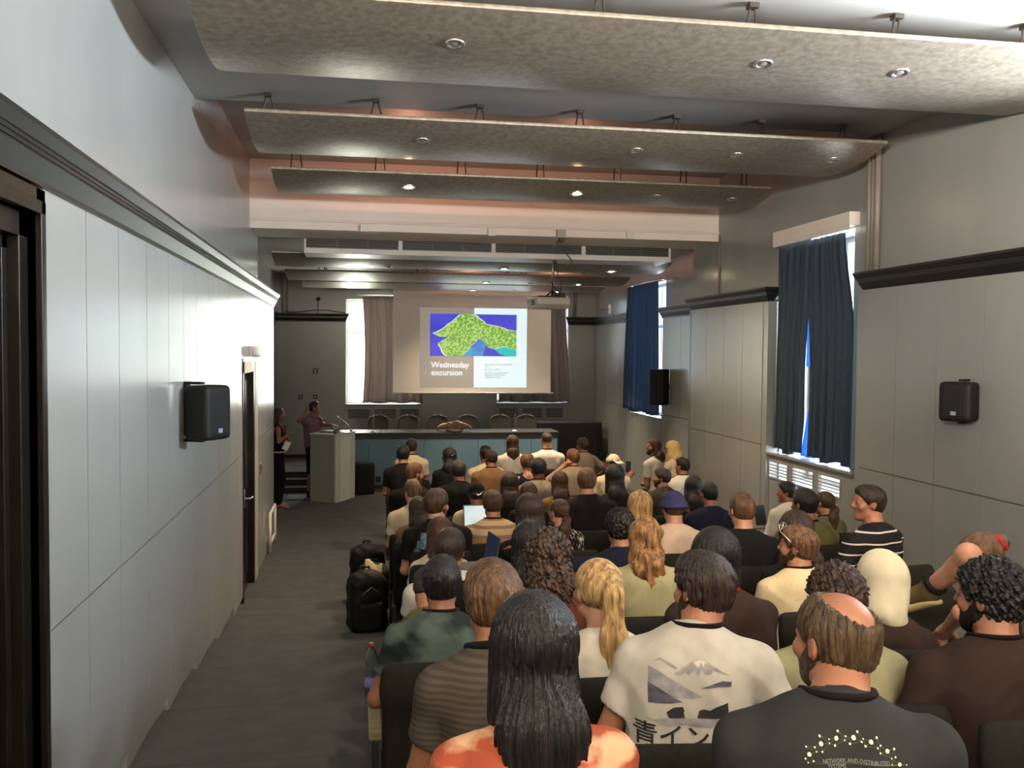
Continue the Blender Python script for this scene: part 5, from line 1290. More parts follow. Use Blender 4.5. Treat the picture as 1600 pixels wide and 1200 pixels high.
DGREY = cloth('charcoal', (42, 42, 42)); TAN = cloth('tan', (112, 84, 54)); OLIVE = cloth('olive', (82, 82, 46)); SAGE = cloth('sage', (150, 146, 112)); BROWN = cloth('brown', (48, 36, 30)); NAVY = cloth('navy', (22, 24, 40))
IVORY = cloth('ivory_scarf', (198, 190, 166), (186, 178, 154), bump=0.2)
stripes_w = banded('navy_white_stripes', [(0.0, (22, 20, 22)), (0.86, (190, 182, 170))], 14.0)
stripes_b = banded('beige_bands', [(0.0, (176, 152, 116)), (0.28, (132, 108, 84)), (0.42, (186, 160, 122)), (0.62, (150, 110, 76)), (0.82, (120, 104, 92))], 5.5)
ribs = banded('brown_grey_fine_stripes', [(0.0, (74, 66, 56)), (0.5, (60, 54, 48))], 52)
tie = cloth('teal_marbled', (72, 84, 78), (30, 36, 34), vscale=5, lo=0.45, hi=0.62, stretch=(1, 1, 1.8))
flame = cloth('orange_red_marbled', (188, 150, 116), (140, 66, 46), vscale=7, lo=0.44, hi=0.56, stretch=(1, 1, 2.0), det=4)
zebra = cloth('black_white_print', (18, 16, 16), (190, 180, 168), vscale=34, lo=0.56, hi=0.6, stretch=(2.2, 2.2, 0.5))
floral = cloth('dark_floral', (20, 19, 26), (128, 70, 82), vscale=34, lo=0.58, hi=0.64)
camo = cloth('dark_camouflage', (38, 34, 26), (62, 56, 44), vscale=16)
dots = cloth('cream_specked', (186, 172, 138), (120, 104, 78), vscale=70, lo=0.70, hi=0.74)
capnavy = cloth('violet_blue', (58, 56, 92)); capblk = cloth('cap_black', (24, 22, 22)); capwht = cloth('cap_white', (205, 192, 160))

S_ = seated
# -- last rows, nearest the camera
p60 = S_('P60', 1305, 924, 1.95, 118, 'balding man in dark grey tee with a network print, seen from behind', hair='bald', hc='grey', cloth=DGREY, skin='warm', wide=1.12, belly=1.15, lan=3, beard='grey', head=(16, -4, 0), loose=0.014, rz=-14, lx=0.055, nk=0.222)
p63 = S_('P63', 832, 918, 1.90, 132, 'woman with long dark brown hair in an orange red tie-dye tee, nearest to the camera', hair='long', hc='black', len=0.42, fem=True, cloth=flame, skin='warm', wide=1.05, head=(0, 0, 0))
p59 = S_('P59', 1547, 868, 2.72, 100, 'bearded man with curly black hair in a brown tee by the right wall', hair='curly', hc='black', cloth=BROWN, skin='warm', beard='black', lan=1, wide=1.14, head=(28, -4, 0), arms=('rest', 'rest'), loose=0.014, rz=-10)
p56 = S_('P56', 1305, 876, 2.95, 84, 'curly dark-haired person in a pale sage tee, half hidden behind the balding man', hair='curly', hc='dark', cloth=SAGE, skin='warm', wide=1.0, arms=('rest', 'rest'), rz=-10)
p61 = S_('P61', 1098, 857, 2.70, 88, 'dark-haired man in a white tee with an ink mountain print on its back', hair='thick', hc='dark', cloth=cloth('printed_tee_white', (178, 172, 160)), skin='warm', beard='dark', lan=3, wide=1.06, head=(20, -6, 4), arms=('rest', 'wide'), loose=0.016, rz=-16, lx=0.075, nk=0.258)
p21 = S_('P21', 770, 869, 2.75, 88, 'light brown-haired man in a fine striped grey brown shirt with a black collar', hair='thick', hc='light', cloth=ribs, collar=BLK, skin='warm', head=(0, -3, 0), rz=8)
p40 = S_('P40', 934, 868, 3.46, 74, 'woman with a long blond ponytail in a white tee', hair='tail', hc='blond', len=0.42, fem=True, cloth=W_, skin='pale', head=(10, 0, 0), lx=-0.02)
p57 = S_('P57', 1376, 858, 3.62, 72, 'woman in an ivory headscarf and dark brown top', hair='hijab', cover=IVORY, fem=True, cloth=BROWN, top='long', skin='warm', head=(4, -4, 0), rz=-14)
p19 = S_('P19', 690, 865, 3.80, 60, 'dark-haired man in a teal marbled tee with a beaded neck cord at the aisle', hair='thick', hc='black', cloth=tie, skin='tan', lan=1, wide=1.02, head=(-4, -4, 0), arms=('rest', 'lap'), lx=0.02)
p62 = S_('P62', 1117, 822, 3.72, 78, 'person with a black chin-length bob in a brown jacket with a red collar line', hair='bob', hc='black', cloth=BROWN, top='jacket', collar=cloth('red_collar', (120, 36, 24)), fem=True, skin='warm', wide=1.15, head=(-6, -8, 0), rz=-4, lx=-0.07)
p55 = S_('P55', 1246, 818, 4.45, 54, 'bearded man with sunglasses on his head in a cream specked tee', hair='thick', hc='light', cloth=dots, skin='warm', beard='brown', lan=1, sunglasses=True, head=(48, 2, 0), rz=4, lx=0.03, wide=1.05)
p37 = S_('P37', 855, 825, 4.25, 72, 'woman with big dark brown curls falling over her back', hair='bigcurly', hc='dark', len=0.34, fem=True, cloth=cloth('rust', (92, 44, 30)), skin='warm', head=(-4, -4, 0))
p20 = S_('P20', 668, 884, 4.85, 46, 'person in an olive tee leaning forward behind the man in the teal tee', hair='short', hc='dark', cloth=OLIVE, skin='warm', lean=0.22, head=(-20, -30, 0), lx=-0.02, wide=1.05)
p36 = S_('P36', 827, 811, 5.02, 56, 'woman with long straight black hair beside the one with big curls', hair='long', hc='black', len=0.3, fem=True, cloth=CREAM, skin='warm', head=(0, -4, 0))
p39 = S_('P39', 1008, 806, 4.48, 50, 'woman with long wavy light brown hair in a sage green tee', hair='wavy', hc='honey', len=0.30, fem=True, cloth=SAGE, skin='pale', head=(-8, -4, 0), wide=1.15, rz=-8, arms=('rest', 'lap'))
p18 = S_('P18', 704, 822, 5.82, 54, 'dark-haired man in a white tee sitting near the aisle', hair='thick', hc='dark', cloth=W_, skin='warm', head=(-22, -6, 0), wide=1.12)
p54 = S_('P54', 1243, 795, 5.2, 54, 'woman with long straight dark hair behind the man with sunglasses', hair='long', hc='dark', len=0.28, fem=True, cloth=BLK, skin='warm', head=(-6, -6, 0))
p38 = S_('P38', 968, 792, 5.8, 46, 'person with messy black hair and a navy shirt, arm on the next backrest', hair='curly', hc='black', len=0.2, cloth=NAVY, top='tee', skin='warm', head=(0, -6, 0), arms=('out', 'lap'))
p17 = S_('P17', 687, 806, 6.58, 40, 'woman with long reddish brown hair near the aisle', hair='long', hc='red', len=0.26, fem=True, cloth=CREAM, skin='pale', head=(0, -8, 0))
p48 = S_('P48', 1159, 768, 6.0, 38, 'man with cropped light brown hair in a black tee', hair='short', hc='light', cloth=BLK, skin='pale', wide=1.1, head=(6, -4, 0), rz=-8)
p53 = S_('P53', 1357, 756, 5.75, 47, 'smiling dark-haired man in a black and white striped tee turned to his left', hair='short', hc='dark', cloth=stripes_w, skin='warm', head=(80, 2, 0), rz=22, wide=1.1, arms=('wide', 'lap'))
p35 = S_('P35', 826, 769, 6.30, 46, 'woman with full dark hair in the middle of the rows', hair='long', hc='dark', len=0.24, fem=True, cloth=BLK, skin='warm', head=(10, -6, 0))
p51 = S_('P51', 1257, 762, 7.0, 36, 'man with cropped black hair in an olive green tee by the wall', hair='short', hc='black', cloth=OLIVE, skin='tan', lan=1, head=(20, -2, 0), wide=1.1, rz=6)
p47 = S_('P47', 1052, 766, 6.74, 42, 'person in a violet blue bucket hat and a pale pink tee', hair='bucket', cover=capnavy, hc='brown', cloth=cloth('pale_pink', (196, 172, 150)), skin='pale', wide=1.1, head=(0, -6, 0), rz=-8)
p33 = S_('P33', 999, 765, 7.6, 40, 'woman with a blond bob in a cream patterned top', hair='bob', hc='blond', fem=True, cloth=CREAM, skin='pale', head=(0, -4, 0), wide=1.1)
p7 = S_('P7', 683, 761, 7.3, 40, 'bearded man with swept back brown hair in a black tee with blue pictures', hair='thick', hc='brown', cloth=BLK, skin='pale', beard='brown', lan=1, head=(-42, -2, 0), wide=1.12)
p34 = S_('P34', 874, 778, 7.10, 30, 'woman with tied back brown hair in a black and white print blouse', hair='tail', hc='brown', len=0.16, fem=True, cloth=zebra, skin='pale', head=(22, -4, 0))
p52 = S_('P52', 1288, 766, 7.8, 28, 'woman with a low brown ponytail by the sunlit grilles', hair='tail', hc='brown', len=0.2, fem=True, cloth=cloth('olive_grey', (92, 92, 68)), skin='warm', lan=1, head=(26, -2, 0))
p14 = S_('P14', 770, 764, 7.75, 31, 'man in a beige banded tee with a laptop on his knees', hair='thick', hc='brown', cloth=stripes_b, skin='warm', wide=1.2, head=(0, -8, 0), lan=1)
p6 = S_('P6', 653, 775, 8.05, 28, 'woman with dark brown hair in a brown top at the aisle', hair='long', hc='dark', len=0.24, fem=True, cloth=TAN, skin='warm', head=(8, -8, 0))
p32 = S_('P32', 917, 729, 8.55, 31, 'broad man with light brown hair in a black tee', hair='thick', hc='light', cloth=BLK, skin='pale', wide=1.2, head=(-12, -4, 0), rz=-6)
p46 = S_('P46', 1108, 752, 7.9, 26, 'man with cropped black hair in a dark navy tee', hair='short', hc='black', cloth=NAVY, skin='tan', wide=1.15, head=(8, -4, 0))
p50 = S_('P50', 1229, 751, 8.75, 25, 'black-haired man in a white sports jacket with dark shoulder stripes', hair='thick', hc='black', cloth=W_, top='long', skin='tan', head=(66, 0, 0), rz=12)
p45 = S_('P45', 1083, 742, 9.0, 28, 'woman with long black hair in a dark floral top', hair='long', hc='black', len=0.26, fem=True, cloth=floral, skin='tan', head=(-10, -4, 0))
p5 = S_('P5', 645, 749, 8.75, 27, 'man with light brown hair in a cream tee bending to his left', hair='short', hc='light', cloth=CREAM, skin='pale', lean=0.10, head=(14, -12, 0))
p13 = S_('P13', 744, 753, 8.65, 25, 'person in a black cap with a white tick mark and a cream tee', hair='backcap', cover=capblk, hc='dark', cloth=CREAM, skin='tan', lan=1, head=(6, -6, 0))
p30 = S_('P30', 825, 752, 8.55, 24, 'person with smooth brown hair behind the grey-beige tee', hair='long', hc='brown', len=0.2, fem=True, cloth=BLK, skin='warm', head=(10, -10, 0))
p15 = S_('P15', 796, 736, 9.35, 28, 'woman with very long dark brown hair right of the black cap', hair='long', hc='dark', len=0.36, fem=True, cloth=BLK, skin='warm', head=(0, -2, 0))
p31 = S_('P31', 874, 735, 9.4, 26, 'woman with long straight brown hair left of the broad man in black', hair='long', hc='red', len=0.36, fem=True, cloth=TAN, skin='warm', head=(4, -2, 0))
p28 = S_('P28', 960, 724, 9.30, 30, 'woman with black hair in a black top under the white cap', hair='long', hc='black', len=0.24, fem=True, cloth=BLK, skin='warm', head=(0, -4, 0), wide=1.15)
p44 = S_('P44', 1034, 730, 10.0, 24, 'bearded dark-haired man in a dark camouflage tee', hair='thick', hc='dark', cloth=camo, skin='warm', beard='dark', head=(62, -2, 0), rz=10)
p3 = S_('P3', 648, 722, 9.70, 28, 'ginger bearded man with receding hair in a black tee at the aisle', hair='short', hc='ginger', cloth=BLK, skin='pale', beard='ginger', lan=1, head=(-62, -6, 0), rz=-14, wide=1.12)
p43 = S_('P43', 1066, 714, 10.75, 21, 'man with short black hair in a white tee by the right wall', hair='short', hc='black', cloth=W_, skin='tan', lan=1, head=(40, 0, 0))
p9 = S_('P9', 717, 718, 10.3, 23, 'broad dark-haired man in a black shirt in the front half', hair='thick', hc='dark', cloth=BLK, skin='warm', wide=1.15, head=(0, -4, 0))
p26 = S_('P26', 841, 714, 10.2, 25, 'black-haired man in a grey-beige tee', hair='thick', hc='black', cloth=GREYT, skin='brown', lan=2, head=(16, -10, 0))
p27 = S_('P27', 957, 709, 10.8, 22, 'person in a white cap worn backwards', hair='backcap', cover=capwht, hc='black', cloth=CREAM, skin='tan', head=(28, -6, 0), arms=('lap', ('px', (978, 757, 10.95), (985, 742, 11.15))))
p25 = S_('P25', 824, 707, 10.95, 23, 'woman with short wavy brown hair in a navy tank top', hair='curly', hc='brown', fem=True, cloth=NAVY, top='tank', skin='pale', head=(-14, -6, 0))
p11 = S_('P11', 767, 702, 11.85, 20, 'bearded man in a tan tee', hair='short', hc='dark', cloth=TAN, skin='tan', beard='dark', lan=1, wide=1.15, head=(24, -6, 0))
p24 = S_('P24', 895, 700, 11.6, 21, 'ginger-haired man in a grey-beige tee holding one hand to his neck', hair='thick', hc='ginger', cloth=GREYT, skin='pale', lan=2, head=(20, 0, 0), arms=('neck', 'lap'))
p8 = S_('P8', 701, 698, 12.0, 24, 'woman with long black hair and a white hair clip', hair='long', hc='black', len=0.4, fem=True, cloth=BLK, skin='warm', head=(32, -2, 0))
p10 = S_('P10', 759, 695, 12.6, 19, 'black-haired man in a cream shirt half hidden by the tan tee', hair='short', hc='black', cloth=CREAM, skin='tan', head=(0, -2, 0))
p2 = S_('P2', 630, 694, 12.1, 21, 'black-haired man in a black tee in the second row at the aisle', hair='thick', hc='black', cloth=BLK, skin='warm', head=(-6, -4, 0), wide=1.05)
p42 = S_('P42', 1050, 688, 12.2, 23, 'woman in a sand coloured headscarf by the right wall', hair='hijab', cover=cloth('sand_scarf', (196, 168, 112)), fem=True, cloth=CREAM, top='long', skin='warm', glasses=True, head=(62, 0, 0), rz=40)
p41 = S_('P41', 1021, 685, 13.3, 23, 'bearded person with long brown hair in a white tee by the right wall', hair='long', hc='brown', len=0.2, cloth=W_, skin='warm', beard='dark', lan=1, head=(84, 4, 0), rz=35, arms=(((-0.03, 0.0, -0.30), (0.10, 0.14, -0.31)), ((0.03, 0.0, -0.30), (-0.10, 0.14, -0.31))))
p23 = S_('P23', 910, 683, 13.0, 20, 'curly dark-haired man in a grey tee turning back over his chair', hair='curly', hc='dark', cloth=GREYT, skin='tan', lan=2, head=(34, 0, 0), rz=14, arms=('lap', ((0.23, -0.02, -0.16), (0.24, 0.18, -0.24))))
p1 = S_('P1', 643, 684, 13.2, 19, 'dark-haired man in a cream tee in the front row at the aisle', hair='thick', hc='dark', cloth=CREAM, skin='warm', lan=1, head=(-10, -2, 0))
p12 = S_('P12', 800, 679, 13.7, 20, 'person with shoulder length brown hair in a white tee in the front row', hair='long', hc='brown', len=0.16, cloth=W_, skin='warm', head=(14, 0, 0))
p22 = S_('P22', 854, 675, 14.2, 17, 'man with cropped hair and a red lanyard in a white tee in the front row', hair='buzz', hc='brown', cloth=W_, skin='pale', lan=2, wide=1.1, head=(6, 0, 0))
# person with a red hair tie bending over by the right wall
p58 = S_('P58', 1535, 830, 3.7, 66, 'person with a red hair tie bending over beside the right wall, one leg drawn up', hair='bun', hc='light', fem=True, cloth=cloth('dark_olive', (58, 58, 44)), top='tank', skin='pale', rz=38, lean=0.20, head=(62, -38, 0),
    arms=(('px', (1502, 958, 3.45), (1478, 984, 3.62)), 'lap'), leg_px=((1513, 868, 3.62), (1452, 919, 3.85), (1412, 935, 3.95)))
J = p58[3]; H = J['H']
sc_m = cloth('red_velvet', (150, 34, 36))
c = H(np.array((0, -0.108, 0.02))); S = Sdf()
for i in range(9):
    t = i*2*PI/9; S.ell(c+H.R @ np.array((0.030*math.cos(t), -0.004, 0.030*math.sin(t))), (0.016, 0.016, 0.016), None, 0.006)
link('hair_tie', S.mesh('hair_tie', 0.006), sc_m, p58[0])
hp_, kn, an, to = (np.array(v, float) for v in J['legs'][0]); dv = (to-an)/np.linalg.norm(to-an)
S = Sdf(); S.cap(an+np.array((0, 0, -0.02)), to+dv*0.05, 0.050, 0.042, 0.02); S.cap(an+np.array((0, 0, -0.02)), an+(kn-an)*0.10, 0.05, 0.046, 0.02)
link('sneaker', S.mesh('sneaker', 0.008), cloth('olive_suede', (92, 78, 50)), p58[0])
S = Sdf(); b0 = an+np.array((0, 0, -0.068))-dv*0.02; S.cap(b0, to+dv*0.055+np.array((0, 0, -0.045)), 0.045, 0.042, 0.01, (np.eye(3), (1, 1, 0.38)))
link('sneaker_sole', S.mesh('sneaker_sole', 0.008), cloth('sole_cream', (196, 176, 130)), p58[0])
m = MB(); q = an+(kn-an)*0.16; x_, y_, z_, _ = frame_from(an, kn); m.tube([Vector(q)+x_*(0.046*math.cos(t))+y_*(0.046*math.sin(t)) for t in [2*PI*i/20 for i in range(20)]], 0.014, 8, True)
m.build('ankle_band', BLK, p58[0], smooth=True)
S = Sdf(); S.cap((-0.125, 0.38, 0.05), (-0.125, 0.54, 0.045), 0.048, 0.042, 0.02); link('sneaker', S.mesh('sneaker', 0.01), MATS['cloth_olive_suede'], p58[0])

# ------------------------------------------------------------------ prints and marks on clothes
ink = mm('print_ink', (52, 54, 64), (84, 86, 94), rough=0.9, vscale=16, stretch=(1, 1, 3)); ink2 = mm('print_grey', (112, 112, 116), (150, 146, 142), rough=0.9, vscale=22); inkk = mm('print_black', (30, 30, 34), rough=0.9)
def backmap(P, Y, shape=None):
    """photo pixel -> (x, z) in a person's frame, where that line of sight meets the back."""
    from mathutils.bvhtree import BVHTree
    root = P[0]; Mi = Matrix.Translation(root.location) @ Matrix.Rotation(root.rotation_euler[2], 4, 'Z'); Mi.invert()
    me0 = (shape or P[2]).data; bvh = BVHTree.FromPolygons([v.co for v in me0.vertices], [p.vertices for p in me0.polygons]); o = Mi @ Vector(CAM)
    def f(x, y):
        v = Mi @ Vector(at(x, y, 1, Y)); h = bvh.ray_cast(o, (v-o).normalized())
        if h[0] is not None: v = h[0]
        return (v.x, v.z)
    return f
f = backmap(p61, p61[0].location[1]-0.14)
# ink landscape: zoomed pixel (zx, zy) of the surveyed crop -> photo pixel
def z_(pts): return [f(860+x*0.3, 840+y*0.3) for x, y in pts]
def poly(P, name, pts, mat, off): V = z_(pts); return decal(P[2], name, V, [tuple(range(len(V)))], mat, P[0], off)
poly(p61, 'printed_hill', [(508, 662), (560, 690), (640, 742), (720, 790), (795, 832), (740, 838), (660, 836), (600, 800), (508, 742)], ink2, 0.0022)
poly(p61, 'printed_hill', [(506, 745), (560, 778), (620, 815), (688, 856), (640, 862), (508, 856)], ink, 0.0028)
poly(p61, 'printed_ridge', [(530, 640), (572, 622), (620, 648), (665, 680), (655, 684), (612, 662), (572, 634)], ink2, 0.0022)
poly(p61, 'printed_mountain', [(640, 712), (690, 676), (740, 645), (770, 634), (800, 634), (850, 670), (935, 718), (880, 706), (848, 692), (838, 712), (812, 680), (806, 716), (788, 680), (770, 722), (752, 690), (720, 716), (704, 700), (676, 716)], ink2, 0.0024)
poly(p61, 'printed_mountain_snow', [(742, 650), (772, 637), (798, 637), (822, 656), (806, 652), (796, 672), (784, 648), (770, 676), (760, 654)], mm('print_white', (190, 180, 164), rough=0.9), 0.0032)
poly(p61, 'printed_ridge', [(780, 786), (850, 762), (900, 746), (944, 750), (942, 776), (880, 778)], ink, 0.0024)
poly(p61, 'printed_shore', [(492, 930), (540, 944), (600, 940), (690, 936), (760, 944), (900, 936), (930, 950), (920, 985), (800, 990), (700, 976), (620, 984), (560, 966)], ink2, 0.0022)
poly(p61, 'printed_trees', [(765, 940), (775, 900), (800, 892), (830, 900), (870, 880), (925, 858), (928, 930), (860, 944)], inkk, 0.0028)
poly(p61, 'printed_pine', [(604, 908), (640, 884), (690, 880), (700, 906), (670, 908), (660, 930), (700, 938), (620, 940), (648, 928), (646, 908)], inkk, 0.0028)
V, F = text_mesh('青イン', 0.076, 0.012); o = f(860+0.3*628, 840+0.3*1082)
decal(p61[2], 'printed_lettering', [(x+o[0], z+o[1]) for x, z in V], F, inkk, p61[0], 0.003, 0.03)
# network print of the balding man
f = backmap(p60, p60[0].location[1]-0.15)
dotm = mm('print_dots', (226, 224, 176), rough=0.8); linm = mm('print_lines', (66, 68, 52), rough=0.9)
g60 = lambda x, y: f(1120+x*0.3, 840+y*0.3)
D = [(460, 1147, 4), (480, 1125, 9), (463, 1085, 4), (508, 1088, 4), (518, 1112, 3), (548, 1112, 4), (541, 1070, 9), (533, 1029, 5), (582, 1046, 3), (585, 1068, 3), (613, 1079, 5), (620, 1041, 9), (627, 1003, 5), (668, 1031, 4), (663, 1052, 3), (691, 1070, 5), (710, 1038, 10), (729, 1007, 5), (752, 1060, 4), (760, 1044, 3), (772, 1083, 5), (801, 1061, 9), (830, 1038, 5), (836, 1094, 4), (850, 1080, 4), (850, 1120, 4), (886, 1109, 9), (921, 1097, 5), (928, 1140, 4), (908, 1148, 3), (950, 1178, 8), (911, 1180, 3), (986, 1180, 3), (502, 1160, 4), (474, 1168, 3)]
for x, y, r_ in D:
    c = g60(x, y); q = r_*0.00046
    decal(p60[2], 'printed_dot', [(c[0]+q*math.cos(t), c[1]+q*math.sin(t)) for t in [2*PI*i/10 for i in range(10)]], [tuple(range(10))], dotm, p60[0], 0.0036, 0.05)
V = []; F = []
for i, a in enumerate(D):
    for b in sorted(D[i+1:], key=lambda b: (a[0]-b[0])**2+(a[1]-b[1])**2)[:2]:
        p, q = Vector(g60(*a[:2])), Vector(g60(*b[:2])); d = (q-p).normalized(); n = Vector((-d.y, d.x))*0.0006; k = len(V)
        V += [tuple(p+n), tuple(p-n), tuple(q-n), tuple(q+n)]; F.append((k, k+1, k+2, k+3))
decal(p60[2], 'printed_links', V, F, linm, p60[0], 0.003, 0.03)
txm = mm('print_text', (120, 128, 124), rough=0.9)
for k, (b, y) in enumerate((('NETWORK AND DISTRIBUTED', 1172), ('SYSTEMS', 1198))):
    V, F = text_mesh(b, 0.0125); o = g60(720 if k == 0 else 625, y); decal(p60[2], 'printed_lettering', [(x*0.80+o[0], z+o[1]) for x, z in V], F, txm, p60[0], 0.003, 0.05)
# blue pictures on the black tee
f = backmap(p7, p7[0].location[1]-0.14); blu = mm('print_blue', (96, 128, 150), (52, 74, 92), rough=0.8, vscale=30)
for (x0, y0, x1, y1) in ((656, 833, 668, 846), (650, 846, 664, 857), (645, 858, 655, 866)):
    a, b = f(x0, y1), f(x1, y0); decal(p7[2], 'printed_picture', [(a[0], a[1]), (b[0], a[1]), (b[0]+0.01, b[1]), (a[0]+0.01, b[1])], [(0, 1, 2, 3)], blu, p7[0], 0.003, 0.03)
# white tick on the black cap, laid on the cap's surface
capo = [o for o in p13[0].children if o.name.startswith('cap')][0]
f = backmap(p13, p13[0].location[1]-0.05, capo)
TK = [(745.0, 770.6), (746.4, 772.2), (749.0, 772.0), (753.2, 769.2), (756.6, 767.6), (752.0, 770.9), (748.6, 773.8), (746.0, 774.0), (744.8, 772.4)]
TK = [f(x, y) for x, y in TK]; decal(capo, 'tick_mark', TK, [tuple(range(len(TK)))], mm('tick_white', (220, 210, 190), rough=0.6), p13[0], 0.003, 0.02)
# hair clip of the black-haired woman
H = p8[3]['H']; m = MB(); m.tube([H(np.array(v)) for v in ((0.030, -0.104, 0.055), (0.0, -0.118, 0.040), (-0.035, -0.112, 0.022))], 0.009, 6)
m.build('hair_clip', white_m, p8[0], smooth=True)
# beads of the man at the aisle
c7 = p19[3]['c7']; m = MB(); pts = [np.array(c7)+np.array((0.062*math.cos(t), 0.01+0.066*math.sin(t), 0.006)) for t in [PI+PI*i/9 for i in range(10)]]
S = Sdf()
for p in pts[2:8]: S.ell(p+np.array((0, -0.012, 0.0)), (0.0075,)*3, None, 0.0)
link('bead_necklace', S.mesh('bead_necklace', 0.004), mm('bead_white', (220, 205, 180), rough=0.4), p19[0])

# ------------------------------------------------------------------ the standing pair
def standing(label, x, y, rz, s, g, els, wrs, head, world=True):
    root = empty('person', (x, y, 0), math.radians(rz), label, 'person'); g['s'] = s
    Rz = rotm(math.radians(rz)); T = lambda p: Rz.T @ (np.array(p, float)-np.array((x, y, 0.0)))
    fem = g.get('fem', False); hip = np.array((0, 0, 0.93*s)); c7 = np.array((0, -0.025, 1.505*s)); hw = (0.150 if fem else 0.180)*s*g.get('wide', 1.0); dr = (0.085 if fem else 0.095)*s
    J = dict(hip=hip, c7=c7, H=Frame(c7+np.array((0, 0.05, 0.155))*s, rotm(*[math.radians(v) for v in head])), shL=c7+np.array((-hw, 0.012, -dr)), shR=c7+np.array((hw, 0.012, -dr)))
    J['elL'], J['elR'] = (np.array(v) if len(v) == 3 else None for v in els); J['wrL'], J['wrR'] = wrs
    for n, q in (('L', 0), ('R', 1)):
        J['el'+n] = T(els[q]); J['wr'+n] = T(wrs[q])
    J['legs'] = [((q*0.085*s, 0.0, 0.90*s), (q*0.105*s, 0.03, 0.50*s), (q*0.11*s, -0.02, 0.085*s), (q*0.125*s, 0.15*s, 0.028)) for q in (-1, 1)]
    J['hem'] = hip+np.array((0, 0, g.get('hem', -0.08)))
    b, t = figure(label, root, J, g, 0.0085)
    return root, b, t, J
plum = cloth('plum_polo', (134, 96, 108), (120, 84, 98))
X, Y = -0.76, 16.95
q1 = at(467, 657, 1, Y-0.10); q2 = at(480.5, 638, 1, Y-0.04); q3 = at(506, 664, 1, Y-0.10); q4 = at(518, 664.5, 1, Y-0.22)
pm = standing('man in a plum polo shirt scratching his head beside the podium', X, Y, -125, 0.985, dict(hair='short', hc='dark', cloth=plum, collar=plum, skin='warm', hem=-0.10, seed=5, loose=0.016),
    (q3, q1), (q4, q2), (30, 8, 0))
leg_clothes(pm[0], pm[3], 0.985, BLK, 'shorts', 0.98, 0.022)
for q in (-1, 1):
    o = obj_mat('shoe', trousers_mesh('plain')[1], shoe_m, pm[0]); o.location = (q*0.115, 0.0, 0.0)
X, Y = -1.30, 15.85
e1 = at(436, 690, 1, Y-0.20); w1 = at(446, 682, 1, Y-0.16); e2 = at(449, 690, 1, Y+0.15); w2 = at(447, 672, 1, Y+0.02)
pw = standing('woman with long brown hair in a black top standing at the wall end', X, Y, -80, 0.955, dict(hair='long', hc='brown', len=0.26, fem=True, cloth=BLK, top='tank', skin='warm', hem=0.06, seed=9, loose=0.006),
    (e2, e1), (w2, w1), (-6, 6, 0))
leg_clothes(pw[0], pw[3], 0.955, JEANS[3], 'trousers', 1.86, 0.030)
m = MB(); n = 28; h0 = pw[3]['hip']; m.tube([(0.158*math.cos(2*PI*i/n), 0.122*math.sin(2*PI*i/n), h0[2]+0.075) for i in range(n)], 0.014, 6, True); m.build('belt', cloth('belt_white', (190, 180, 168)), pw[0], smooth=True)
c = at(447.5, 696.5, 1, Y-0.26); o = empty('paper_card', c, 0.3, 'white card held by the woman standing at the wall end', 'card'); o.rotation_euler = (0.35, 0.35, 0.6)
MB().box(-0.055, 0.055, -0.004, 0.004, -0.075, 0.075).build('card_sheet', white_m, o)

# ------------------------------------------------------------------ chairs of the rows
seat_m = cloth('seat_black_olive', (30, 29, 24), (25, 24, 20), vscale=60, bump=0.15, bscale=240)
arm_m = M('armrest_wood', srgb((120, 108, 84)), 0.45, col2=srgb((104, 92, 70)), vscale=5, stretch=(1, 8, 1))
def chair_meshes():
    S = Sdf(); S.rbox((0, 0.015, 0.335), (0.225, 0.205, 0.040), 0.035); a = S.mesh('seat', 0.012)
    S = Sdf(); Rb = rotm(0, -0.06)
    S.rbox((0, -0.255, 0.60), (0.232, 0.028, 0.265), 0.028, Rb, 0.0)
    S.cap((-0.17, -0.268, 0.775), (0.17, -0.268, 0.775), 0.07, 0.07, 0.03, (Rb, (1.0, 0.42, 1.0)))
    b = S.mesh('backrest', 0.012)
    return a, b
ca, cb = chair_meshes()
m = MB(); m.box(-0.024, 0.024, -0.24, 0.10, 0.575, 0.60); mp = m.mesh('armrest')
m = MB(); m.box(-0.014, 0.014, -0.27, -0.03, 0.12, 0.33); m.box(-0.018, 0.018, -0.30, 0.02, 0.0, 0.03); m.box(-0.014, 0.014, -0.20, -0.08, 0.03, 0.13); ml = m.mesh('side_leg')
m = MB(); m.box(-0.014, 0.014, -0.27, -0.10, 0.36, 0.575); ma = m.mesh('arm_support')
m = MB(); m.box(-0.235, 0.235, -0.16, -0.10, 0.27, 0.293); mf = m.mesh('seat_bar')
def hall_chair(loc, label, end=False, rz=0.0, lift=0.0):
    r = empty('auditorium_chair', loc, rz, label, 'chair', 'dark auditorium chairs')
    obj_mat('seat', ca, seat_m, r); obj_mat('backrest', cb, seat_m, r); obj_mat('seat_bar', mf, black_m, r)
    for q in (-1, 1):
        o = obj_mat('side_leg', ml, black_m, r); o.location = (q*0.214, 0, 0)
    if end:
        a = obj_mat('armrest', mp, arm_m, r); a.location = (-0.256, 0, 0); a = obj_mat('arm_support', ma, black_m, r); a.location = (-0.256, 0, 0)
    return r
for loc, crz, key, label, hz in CHAIRS:
    short = label.split(' in ')[0] if False else label
    w = ('dark auditorium chair of the '+label).split()
    hall_chair((loc[0], loc[1]-0.02, floor_z(loc[1])), ' '.join(w[:16]), key in ('P19', 'P20'), crz)
